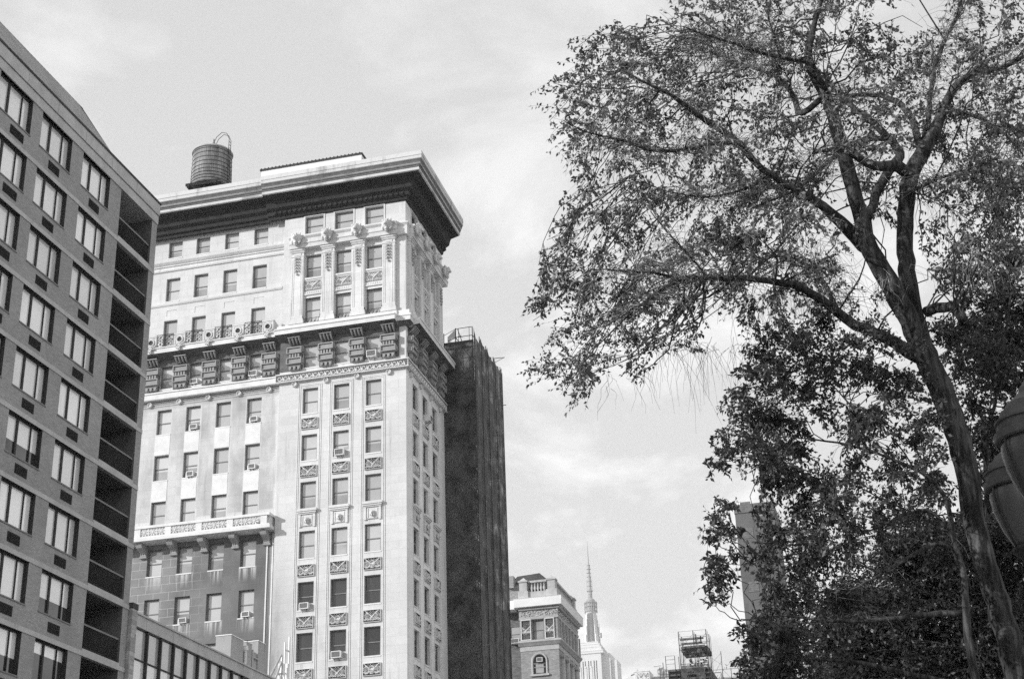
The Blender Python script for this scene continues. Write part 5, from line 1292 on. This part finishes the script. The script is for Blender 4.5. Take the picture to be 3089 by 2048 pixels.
ELM_CLUMPS=[(0.28,28.14,14.62,0.35),(0.93,29.94,15.35,0.33),(-0.33,27.84,14.47,0.35),(0.09,23.4,13.03,0.33),(-5.61,26.49,15.25,0.31),(-5.96,26.48,14.51,0.26),(-5.08,26.5,19.68,0.42),(-5.7,29.01,20.69,0.41),(-4.41,25.69,20.11,0.37),(-3.62,24.84,19.68,0.35),(-3.13,26.65,20.83,0.42),(-2.89,27.55,20.82,0.53),(-4.57,29.36,21.77,0.62),(-3.81,27.11,19.03,0.56),(-4.68,25.06,15.94,0.34),(-5.82,28.64,16.53,0.43),(-5.86,26.47,14.69,0.31),(-5.05,27.49,15.44,0.45),(-4.06,26.34,14.55,0.43),(-2.97,24.44,13.4,0.4),(-4.16,27.49,13.53,0.31),(-5.29,27.34,13.72,0.44),(-4.47,24.76,18.75,0.53),(-4.05,26.25,20.19,0.6),(-3.21,25.54,19.65,0.63),(-3.35,24.16,17.93,0.67),(-4.33,24.74,17.88,0.6),(-5.58,29.26,20.09,0.51),(-4.64,29.2,20.0,0.81),(-3.14,25.59,18.18,0.71),(-2.83,28.37,20.77,0.79),(-4.28,23.56,15.8,0.4),(-4.56,29.53,19.01,0.6),(-3.38,26.79,17.79,0.73),(-2.63,29.19,19.85,0.79),(-1.65,24.61,17.68,0.67),(-2.12,25.57,19.76,0.72),(-1.38,25.34,19.76,0.71),(-1.54,30.37,22.32,0.84),(-0.55,25.94,19.79,0.72),(-0.5,26.5,19.08,0.72),(-1.09,30.51,20.72,0.82),(0.19,29.67,22.47,0.81),(0.4,25.63,18.74,0.61),(0.98,25.02,19.03,0.6),(1.38,28.99,20.67,0.78),(0.69,23.11,15.98,0.61),(1.79,25.69,19.01,0.43),(2.13,29.44,20.7,0.78),(2.66,29.57,21.03,0.59),(1.9,24.38,16.73,0.56),(1.28,22.99,15.88,0.53),(3.7,28.15,20.64,0.56),(3.88,27.19,19.18,0.71),(4.04,25.36,18.61,0.5),(3.29,26.54,18.85,0.44),(3.5,23.99,16.25,0.54),(2.92,27.99,18.49,0.55),(3.45,26.68,17.17,0.69),(2.79,28.06,17.6,0.54),(3.34,23.96,14.83,0.53),(3.12,27.53,16.52,0.7),(2.23,25.49,15.16,0.49),(3.43,26.5,15.12,0.66),(2.48,25.32,14.3,0.63),(3.12,27.31,14.45,0.76),(2.25,26.97,14.15,0.5),(2.09,27.4,15.24,0.43),(-4.34,23.72,15.25,0.4),(-3.84,24.53,15.32,0.49),(-2.98,23.12,14.69,0.46),(-2.75,25.53,16.35,0.6),(-2.11,26.34,16.99,0.62),(-1.35,23.08,15.45,0.62),(-2.3,27.94,17.19,0.65),(-1.46,26.39,16.5,0.7),(-0.67,26.5,17.54,0.71),(-0.8,27.38,17.03,0.72),(-0.14,30.37,20.09,0.61),(-0.09,27.3,16.96,0.62),(-0.32,22.91,13.61,0.59),(-0.93,23.39,13.87,0.61),(-1.86,28.17,16.28,0.73),(-2.3,25.02,14.76,0.57),(-3.37,28.52,16.71,0.56),(-3.93,26.58,15.82,0.53),(-4.41,25.71,15.45,0.52),(-5.43,27.88,16.94,0.47),(-5.11,24.86,15.14,0.34),(-5.07,25.39,14.83,0.51),(-4.36,25.22,14.44,0.58),(-3.71,25.9,14.67,0.6),(-3.38,29.62,16.29,0.68),(-5.93,27.64,15.34,0.46),(-5.37,28.07,15.25,0.65),(-4.41,27.29,14.65,0.62),(-3.06,23.12,12.56,0.52),(-2.57,24.91,13.29,0.48),(-2.17,26.51,14.62,0.51),(-1.77,29.83,16.25,0.58),(-0.94,25.35,13.96,0.49),(-1.92,26.9,14.09,0.52),(-1.36,29.28,15.09,0.56),(-0.47,25.16,13.8,0.4),(-5.53,27.27,14.12,0.53),(-4.66,26.96,13.86,0.52),(-3.91,26.65,13.62,0.43),(-5.75,26.9,13.41,0.44),(-5.23,26.45,12.88,0.47),(-4.66,25.29,12.52,0.37),(-5.41,27.74,13.03,0.31),(-3.67,29.54,14.82,0.38),(-3.03,28.75,14.29,0.32),(-3.99,25.79,12.72,0.25),(-1.96,27.38,22.39,0.78),(-1.04,28.36,23.02,0.8),(-0.06,23.44,19.13,0.65),(0.88,28.5,22.69,0.79),(1.52,23.78,19.03,0.65),(3.91,28.53,21.91,0.67),(4.24,25.69,19.74,0.6),(5.05,27.94,19.76,0.73),(4.41,25.37,16.67,0.73),(4.43,26.66,15.79,0.75),(4.34,27.75,14.85,0.77),(3.91,29.62,19.99,0.67),(4.08,27.71,17.67,0.62),(2.79,29.07,18.74,0.56),(2.9,25.72,15.92,0.57),(3.46,28.16,16.4,0.71),(3.58,25.81,15.28,0.57),(2.71,29.52,15.8,0.64),(3.24,28.27,15.49,0.62),(3.33,25.8,14.22,0.56),(2.28,28.8,18.35,0.56),(1.38,22.86,14.98,0.45),(1.04,30.21,18.39,0.59),(1.43,28.13,16.74,0.5),(0.88,24.99,16.25,0.41),(-2.28,27.74,16.14,0.64),(-1.37,29.02,17.5,0.67),(-1.87,27.58,15.48,0.54),(-0.87,29.85,16.65,0.58),(-0.12,25.77,14.41,0.41),(0.36,24.93,14.63,0.4)]
LOW_LIMBS=[[(1.53,25.5,2.5,0.093),(1.5,25.45,4.27,0.088),(1.4,25.41,5.78,0.078),(1.39,25.36,6.95,0.068),(1.47,25.31,7.96,0.057),(1.43,25.27,8.49,0.049),(1.39,25.22,8.74,0.053),(1.42,25.17,9.06,0.041),(1.38,25.13,9.48,0.033),(1.21,25.08,9.66,0.029),(0.84,25.03,9.91,0.027),(0.5,24.99,10.11,0.025),(0.23,24.94,10.26,0.023),(-0.16,24.89,10.4,0.019),(-0.64,24.85,10.52,0.015),(-1.13,24.8,10.61,0.008)],[(1.45,25.4,8.57,0.041),(1.29,25.25,8.84,0.037),(1.2,25.1,9.06,0.031),(0.81,24.95,9.1,0.027),(0.38,24.8,8.89,0.022),(0.04,24.65,8.72,0.016),(-0.37,24.5,8.55,0.01)],[(1.53,25.5,7.79,0.049),(1.39,25.32,8.47,0.041),(1.13,25.13,8.57,0.037),(0.7,24.95,8.35,0.032),(0.22,24.77,8.02,0.028),(-0.23,24.58,7.82,0.02),(-0.44,24.4,7.63,0.012)],[(0.5,25.0,10.16,0.019),(0.2,25.12,10.69,0.017),(-0.02,25.25,11.32,0.015),(-0.35,25.38,11.83,0.011),(-0.83,25.5,12.29,0.007)],[(1.42,25.5,7.39,0.061),(0.72,25.3,7.41,0.048),(-0.08,25.1,7.31,0.036),(-0.86,24.9,7.34,0.024),(-1.54,24.7,7.48,0.012),(-2.22,24.5,7.38,0.008)],[(1.43,25.5,6.18,0.067),(0.57,25.12,6.34,0.051),(-0.35,24.75,6.58,0.035),(-1.29,24.38,6.67,0.02),(-2.03,24.0,6.69,0.01)],[(0.19,24.8,8.04,0.018),(-0.34,24.92,8.33,0.014),(-1.13,25.05,8.53,0.01),(-2.19,25.18,8.5,0.006),(-2.73,25.3,8.68,0.004)],[(0.8,25.0,9.08,0.016),(0.36,25.15,9.39,0.012),(-0.17,25.3,9.81,0.011),(-0.97,25.45,10.22,0.009),(-1.81,25.6,10.6,0.005)]]
LOW_CLUMPS=[(-1.76,24.66,8.44,0.31),(-2.04,24.43,7.23,0.27),(-1.53,25.11,9.0,0.34),(1.46,26.12,9.76,0.29),(1.25,26.6,10.1,0.23),(1.35,25.41,12.33,0.19),(1.51,26.03,11.37,0.17),(-1.74,27.2,10.0,0.29),(-1.67,25.88,9.03,0.31),(-1.64,23.5,7.83,0.24),(-1.9,25.67,7.72,0.26),(-1.91,23.63,6.7,0.27),(-1.49,25.95,10.13,0.31),(1.3,26.58,12.04,0.4),(1.36,25.16,10.81,0.38),(1.01,26.77,11.11,0.4),(1.25,23.53,9.62,0.31),(0.61,26.68,12.17,0.41),(0.27,23.89,10.09,0.36),(1.22,26.48,9.9,0.31),(-0.18,24.33,9.46,0.36),(0.02,24.74,8.95,0.44),(-2.18,23.75,9.13,0.22),(-2.47,23.47,8.63,0.18),(-2.57,26.16,8.85,0.27),(-1.43,25.77,12.79,0.49),(-0.8,24.39,12.37,0.46),(-0.28,25.46,12.84,0.48),(0.32,24.72,12.43,0.38),(0.78,26.01,12.75,0.32),(-1.55,24.08,11.43,0.45),(-1.0,25.48,12.08,0.55),(-0.39,26.42,12.47,0.57),(0.23,25.32,11.93,0.47),(-1.89,25.8,11.47,0.56),(-1.28,26.35,11.68,0.57),(-0.63,25.98,11.54,0.48),(-2.15,26.42,11.12,0.49),(-1.46,24.09,10.15,0.51),(-0.98,26.89,11.14,0.49),(-2.39,25.21,10.4,0.31),(-1.8,26.91,10.69,0.37),(-1.25,26.05,10.21,0.55),(-0.63,26.21,10.28,0.47),(0.03,27.07,10.91,0.41),(0.53,23.76,10.4,0.43),(0.96,26.36,11.82,0.4),(0.11,24.41,10.69,0.37),(-0.97,26.61,9.65,0.51),(-0.45,23.99,8.86,0.5),(-2.48,25.08,9.25,0.34),(-2.54,23.86,8.45,0.25),(-2.69,26.33,8.66,0.35),(-2.67,24.49,7.89,0.22),(-1.21,25.09,8.5,0.44),(-0.97,26.48,8.85,0.62),(-0.25,24.65,8.43,0.43),(0.43,26.82,9.68,0.47),(0.89,25.24,9.62,0.37),(0.62,26.99,10.55,0.4),(-1.54,26.3,8.14,0.46),(-1.26,27.18,8.17,0.63),(-0.52,26.07,7.99,0.6),(-1.61,24.53,7.07,0.43),(-1.53,25.31,7.09,0.58),(-0.94,26.78,7.34,0.61),(-2.24,26.43,7.0,0.46),(-1.39,24.45,6.4,0.56),(-1.75,24.74,5.93,0.63),(-0.73,24.74,5.78,0.63)]
SIDE_LIMBS=[[(1.6,31.0,1.24,0.15),(1.95,31.0,5.23,0.134),(2.39,31.0,9.44,0.097),(2.5,31.0,10.78,0.079),(2.63,31.0,11.87,0.059),(2.72,31.0,12.29,0.048),(2.94,31.0,12.84,0.04),(3.08,31.0,13.25,0.035),(3.25,31.0,13.82,0.03),(3.5,31.0,14.68,0.025),(3.95,31.0,16.15,0.017)],[(2.63,31.0,11.87,0.035),(2.51,30.62,12.04,0.032),(2.93,30.25,12.33,0.026),(3.16,29.88,12.3,0.019),(3.4,29.5,12.41,0.013)],[(2.72,31.0,12.32,0.027),(2.71,31.25,12.81,0.022),(2.67,31.5,13.35,0.017),(2.65,31.75,13.9,0.011),(2.5,32.0,14.64,0.007)],[(2.76,31.0,12.37,0.021),(2.83,30.67,12.72,0.017),(2.91,30.33,12.96,0.013),(2.87,30.0,13.46,0.009)],[(3.08,31.0,13.25,0.022),(3.64,31.75,14.07,0.017),(4.31,32.5,15.53,0.012)]]
SIDE_CLUMPS=[(-0.39,31.22,9.04,0.63),(-1.01,30.47,7.17,0.78),(-0.13,31.36,8.32,0.71),(0.52,30.62,9.8,0.53),(1.32,32.09,10.5,0.65),(2.58,29.8,14.32,0.54),(3.59,32.99,16.01,0.8),(3.5,30.18,13.95,0.64),(2.63,28.7,13.17,0.61),(2.12,29.43,14.23,0.45),(2.39,32.54,14.58,0.49),(3.11,29.35,12.89,0.53),(2.51,29.76,12.75,0.44),(2.18,33.4,14.41,0.3),(2.83,30.59,12.44,0.36),(3.87,31.64,15.79,0.68),(2.9,31.2,15.63,0.48),(4.0,30.88,16.26,0.57),(3.65,32.97,13.51,0.39),(2.81,29.36,9.57,0.5),(2.88,30.75,9.06,0.61),(3.1,30.79,10.86,0.44),(2.58,31.32,8.6,0.62),(0.57,31.4,9.63,0.91),(1.58,29.46,9.47,0.76),(2.55,29.74,9.36,0.76),(0.41,30.55,8.36,0.96),(1.62,30.71,8.55,0.96),(2.76,31.46,8.62,0.97),(-0.4,31.42,7.64,0.98),(0.71,31.74,7.52,0.98),(1.79,30.83,7.43,0.94),(2.69,30.86,7.45,0.94),(-0.91,30.38,8.01,0.7),(3.02,32.88,12.53,0.58),(3.33,32.85,12.18,0.57),(3.03,33.2,15.52,0.6),(3.36,32.14,14.81,0.68),(3.8,32.89,14.42,0.69),(3.0,31.33,13.9,0.56),(2.62,32.65,13.01,0.48),(2.27,30.22,11.15,0.44),(2.46,32.04,10.94,0.56),(0.9,31.85,10.76,0.56),(4.71,31.52,15.39,0.86),(4.69,32.61,14.28,0.87),(4.31,31.82,12.5,0.84),(3.84,30.08,10.11,0.86),(-0.37,30.22,8.8,0.61),(-1.02,30.7,7.21,0.78),(-0.13,30.47,8.13,0.69),(0.54,31.86,10.13,0.55),(1.28,31.11,10.22,0.63),(3.04,31.81,10.23,0.55),(2.98,31.89,9.33,0.63),(2.59,31.5,8.64,0.62),(0.58,31.63,9.69,0.91),(1.67,31.19,9.93,0.81),(2.73,31.81,9.89,0.82),(0.43,31.79,8.63,1.0),(1.63,30.9,8.59,0.96),(2.75,31.35,8.59,0.97),(-0.4,31.78,7.71,0.99),(0.68,30.55,7.3,0.94),(1.75,30.26,7.33,0.93),(2.7,30.97,7.47,0.94),(-0.95,31.68,8.28,0.73),(-0.38,31.04,8.99,0.63),(-1.02,30.49,7.17,0.78),(-0.13,31.84,8.42,0.73),(0.53,30.94,9.89,0.54),(1.26,30.8,10.14,0.62),(2.82,29.49,9.61,0.51),(2.89,30.85,9.08,0.61),(2.62,31.83,8.71,0.63),(0.56,30.89,9.5,0.89),(1.7,31.86,10.1,0.82),(2.77,32.34,10.03,0.83),(0.41,30.14,8.27,0.94),(1.66,31.33,8.69,0.97),(2.66,30.38,8.38,0.94),(-0.39,31.01,7.56,0.96),(0.71,31.61,7.5,0.97),(1.78,30.75,7.42,0.94),(2.74,31.38,7.54,0.95),(-0.92,30.63,8.06,0.7)]
# ------------------------------------------------------------------ trees
def tubes_np(polys, radii, n=3):                             # polys (N,K,3), radii (N,K) -> verts, quads
    polys = np.asarray(polys, float); radii = np.asarray(radii, float); N, K, _ = polys.shape
    d = np.gradient(polys, axis=1); d /= np.linalg.norm(d, axis=2, keepdims=True) + 1e-9
    ref = np.where(np.abs(d[..., 2:3]) > .9, np.array([1., 0, 0]), np.array([0, 0, 1.]))
    a = np.cross(d, ref); a /= np.linalg.norm(a, axis=2, keepdims=True) + 1e-9; c = np.cross(d, a)
    ang = np.arange(n) * 2 * np.pi / n
    V_ = polys[:, :, None] + radii[..., None, None] * (a[:, :, None] * np.cos(ang)[:, None] + c[:, :, None] * np.sin(ang)[:, None])
    idx = np.arange(N * K * n).reshape(N, K, n); nx = np.roll(idx, -1, axis=2)
    Q = np.stack([idx[:, :-1], nx[:, :-1], nx[:, 1:], idx[:, 1:]], -1).reshape(-1, 4)
    return V_.reshape(-1, 3), Q
def np_mesh(name, Vt, Q, mat, smooth=True):
    me = bpy.data.meshes.new(name); Vt = np.ascontiguousarray(Vt, dtype=np.float32); Q = np.ascontiguousarray(Q, dtype=np.int32)
    me.vertices.add(len(Vt)); me.vertices.foreach_set('co', Vt.ravel())
    me.loops.add(Q.size); me.loops.foreach_set('vertex_index', Q.ravel())
    me.polygons.add(len(Q)); me.polygons.foreach_set('loop_start', np.arange(0, Q.size, Q.shape[1], dtype=np.int32))
    me.polygons.foreach_set('loop_total', np.full(len(Q), Q.shape[1], dtype=np.int32))
    me.materials.append(M[mat]); me.update(calc_edges=True)
    if smooth: me.polygons.foreach_set('use_smooth', [True] * len(Q))
    return me
def resample(pts, step):
    P = np.array(pts, float); seg = np.linalg.norm(np.diff(P[:, :3], axis=0), axis=1); s = np.concatenate([[0], np.cumsum(seg)])
    n = max(2, int(s[-1] / step) + 1); q = np.linspace(0, s[-1], n)
    # smooth (Catmull-Rom like) by interpolating with cosine easing of tangents
    out = np.stack([np.interp(q, s, P[:, i]) for i in range(4)], 1)
    k = out.copy()
    for _ in range(2): k[1:-1] = .25 * k[:-2] + .5 * k[1:-1] + .25 * k[2:]
    return k
def make_tree(name, label, limbs, clumps, seed, bark_m, twig_m, leaf_m, cover, lsize, base_z=0, bare=0, droop=.25, twig_r=.005, spread=.6, hang=()):
    rng = np.random.default_rng(seed)
    base = limbs[0][0]
    t = thing(name, label, 'tree', (base[0], base[1], 0))
    wood_ = MB(); skel = []
    for li, L in enumerate(limbs):
        L = list(L)
        if li == 0: L = [(L[0][0] + .05, L[0][1], -.1, L[0][3] * 1.5), (L[0][0] + .02, L[0][1], .5, L[0][3] * 1.12)] + [p for p in L if p[2] > .9]
        P = resample(L, .22 if L[0][3] > .06 else .15)
        jit = rng.normal(0, 1, (len(P), 3)) * (P[:, 3:4] * .045 + .006); jit[0] = 0
        P[:, :3] += jit
        if li == 0: pass
        wood_.tube([tuple(p[:3]) for p in P], [float(max(p[3], .006)) for p in P], 12 if P[0, 3] > .1 else 7)
        for i, p in enumerate(P): skel.append((*p[:3], p[3], li, i / len(P)))
    wood_.build('trunk', bark_m, t, smooth=True, fix=False)
    S = np.array(skel); trunk_c = S[S[:, 3].argmax(), :3]
    ok = S[S[:, 3] < .13]
    # secondary branches: limb -> clump centre
    polys, rads, twp, twr = [], [], [], []
    lp_, ln_ = [], []
    for (cx, cy, cz, cr) in clumps:
        c = np.array([cx, cy, cz])
        dist = np.linalg.norm(ok[:, :3] - c, axis=1) + np.maximum(0, ok[:, 2] - c[2]) * .35
        near_j = np.argsort(dist)[:14]
        nsub = max(2, int(cr / .22))
        for k in range(nsub):
            j = near_j[min(int(rng.exponential(4)), 13)]; s = ok[j, :3]; r0 = min(ok[j, 3] * .8, .030)
            e = c + rng.normal(0, .42, 3) * cr
            L = np.linalg.norm(e - s); u = np.linspace(0, 1, 8)[:, None]
            mid = (s + e) / 2 + rng.normal(0, .20, 3) * L + np.array([0, 0, .10 * L])
            path = (1 - u) ** 2 * s + 2 * u * (1 - u) * mid + u ** 2 * e
            path[1:-1] += rng.normal(0, .032, (6, 3)) * min(L, 2)
            polys.append(path); rads.append(np.linspace(max(r0 * .7, .010), .005, 8))
        area = math.pi * cr * cr
        nleaf = int(area * cover / (lsize * lsize * .24)); per = 11
        ntw = max(4, nleaf // per)
        # twig tips spread through the clump's volume with small dense knots
        knots = c + rng.normal(0, .5, (max(3, int(cr * 9)), 3)) * cr
        ki = rng.integers(0, len(knots), ntw)
        tip = knots[ki] + rng.normal(0, .26, (ntw, 3)) * min(cr, .6) * 1.2
        un = rng.normal(0, 1, (ntw, 3)); un *= (rng.random((ntw, 1)) ** (1 / 2.4)) / np.linalg.norm(un, axis=1, keepdims=True)
        tip = np.where(rng.random((ntw, 1)) < spread, c + un * cr * 1.12, tip)
        out = tip - c; out /= np.linalg.norm(out, axis=1, keepdims=True) + 1e-6
        sub = np.array([p_[-1] for p_ in polys[-nsub:]]); sub_mid = np.array([p_[-3] for p_ in polys[-nsub:]])
        near = np.linalg.norm(tip[:, None] - sub[None], axis=2).argmin(1)
        st = np.where(rng.random((ntw, 1)) < .5, sub[near], sub_mid[near])
        lim_ = .95; dv = tip - st; dl = np.linalg.norm(dv, axis=1, keepdims=True); st = tip - dv / (dl + 1e-6) * np.minimum(dl, lim_)
        u = np.linspace(0, 1, 5)[None, :, None]
        midp = (st + tip) / 2 + rng.normal(0, .06, (ntw, 3)) + np.array([0, 0, .05])
        path = (1 - u) ** 2 * st[:, None] + 2 * u * (1 - u) * midp[:, None] + u ** 2 * tip[:, None]
        path[:, -1, 2] -= droop * .15; path[:, -2, 2] -= droop * .05
        twp.append(path); twr.append(np.broadcast_to(np.linspace(twig_r, twig_r * .4, 5), (ntw, 5)))
        q = rng.random((ntw, per)) ** .7 * .95 + .05
        i0 = np.minimum((q * 4).astype(int), 3); fr = q * 4 - i0
        I = np.arange(ntw)[:, None]
        pos_ = path[I, i0] * (1 - fr)[..., None] + path[I, i0 + 1] * fr[..., None]
        tan = path[I, i0 + 1] - path[I, i0]; tan /= np.linalg.norm(tan, axis=2, keepdims=True) + 1e-9
        side = rng.normal(0, 1, (ntw, per, 3)); dirn = tan * .55 + side * .6 + np.array([0, 0, -droop * 1.6]); dirn /= np.linalg.norm(dirn, axis=2, keepdims=True)
        lp_.append(pos_.reshape(-1, 3)); ln_.append(dirn.reshape(-1, 3))
    Vb, Qb = tubes_np(np.array(polys), np.array(rads), 5)
    br = link('branch', np_mesh('branch', Vb, Qb, bark_m), t); br['kind'] = 'stuff'
    tw = np.concatenate(twp); tr_ = np.concatenate(twr)
    if bare:                                                  # long leafless whips hanging off the limbs
        src = ok[(ok[:, 3] < .06) & (ok[:, 3] > .014)]; pick = src[rng.integers(0, len(src), bare)]
        s = pick[:, :3]; L = rng.uniform(.35, 1.25, (bare, 1)); dr = rng.normal(0, 1, (bare, 3)); dr[:, 2] = np.abs(dr[:, 2]) * .4; dr /= np.linalg.norm(dr, axis=1, keepdims=True)
        m1 = s + dr * L * .5; e = s + dr * L * rng.uniform(.6, 1.0, (bare, 1)) + np.array([0, 0, -1.0]) * L * rng.uniform(.0, .8, (bare, 1))
        u = np.linspace(0, 1, 5)[None, :, None]
        path = (1 - u) ** 2 * s[:, None] + 2 * u * (1 - u) * m1[:, None] + u ** 2 * e[:, None] + np.cumsum(rng.normal(0, .055, (bare, 5, 3)), 1)
        tw = np.concatenate([tw, path]); tr_ = np.concatenate([tr_, np.broadcast_to(np.linspace(.0065, .0025, 5), (bare, 5))])
    for hx, hy, hz, hl, hn in hang:                           # bare twig ends trailing below the limbs
        L = rng.uniform(.5, 1.0, (hn, 1)) * hl; s = np.array([hx, hy, hz]) + rng.normal(0, .10, (hn, 3)); sd2 = rng.normal(0, .22, (hn, 3)); sd2[:, 2] = 0
        u = np.linspace(0, 1, 5)[None, :, None]; e = s + np.array([0, 0, -1.0]) * L + sd2 * L * 1.3; m1 = s + sd2 * L * 1.2 + np.array([0, 0, -.25]) * L
        path = (1 - u) ** 2 * s[:, None] + 2 * u * (1 - u) * m1[:, None] + u ** 2 * e[:, None] + np.cumsum(rng.normal(0, .05, (hn, 5, 3)), 1)
        tw = np.concatenate([tw, path]); tr_ = np.concatenate([tr_, np.broadcast_to(np.linspace(.0045, .002, 5), (hn, 5))])
    Vt, Qt = tubes_np(tw, tr_, 3)
    o = link('twig', np_mesh('twig', Vt, Qt, twig_m), t); o['kind'] = 'stuff'
    P = np.concatenate(lp_); Dn = np.concatenate(ln_); N = len(P)
    ls = lsize * rng.uniform(.65, 1.25, (N, 1))
    sd_ = np.cross(Dn, rng.normal(0, 1, (N, 3))); sd_ /= np.linalg.norm(sd_, axis=1, keepdims=True) + 1e-9
    nr = np.cross(Dn, sd_)
    a = P + Dn * ls * .12; tip = P + Dn * ls * 1.12 + nr * ls * -.10
    m_ = P + Dn * ls * .55 + nr * ls * .06
    l_ = m_ + sd_ * ls * .27; r_ = m_ - sd_ * ls * .27
    Vl = np.stack([a, l_, tip, r_], 1).reshape(-1, 3); Ql = np.arange(N * 4).reshape(-1, 4)
    o = link('crown', np_mesh('crown', Vl, Ql, leaf_m, False), t)
    print(name, 'leaves', N, 'twigs', len(tw))
    return t
make_tree('elm_tree', 'tall open elm with a forked trunk, dark arching limbs and thin scattered leaves', ELM_LIMBS, ELM_CLUMPS, 21, 'bark', 'twig', 'leaf', .82, .096, bare=3400, droop=.3, spread=.45, hang=ELM_HANG)
make_tree('leafy_tree', 'dense dark lower tree spreading to the left of the forked trunk', LOW_LIMBS, LOW_CLUMPS, 22, 'bark', 'twig_dark', 'leaf_dark', 1.9, .092, bare=120, droop=.2)
make_tree('shade_tree', 'dark leafy tree behind the lamp at the right edge', SIDE_LIMBS, SIDE_CLUMPS, 23, 'bark', 'twig_dark', 'leaf_side', 2.1, .092, bare=60, droop=.2)

# ------------------------------------------------------------------ summer haze between here and the far skyscraper
hz = MB(); hz.box(-420, 300, -90, 1540, -2.0, 452)
ho = hz.build('haze', 'soil'); hm = bpy.data.materials.new('thin haze'); hm.use_nodes = True; ht = hm.node_tree; ht.nodes.clear()
h_o = ht.nodes.new('ShaderNodeOutputMaterial'); h_v = ht.nodes.new('ShaderNodeVolumePrincipled'); ht.links.new(h_v.outputs[0], h_o.inputs['Volume'])
h_v.inputs['Color'].default_value = (.97, .97, .97, 1); h_v.inputs['Density'].default_value = .0002
ho.data.materials.clear(); ho.data.materials.append(hm); tag(ho, kind='stuff')
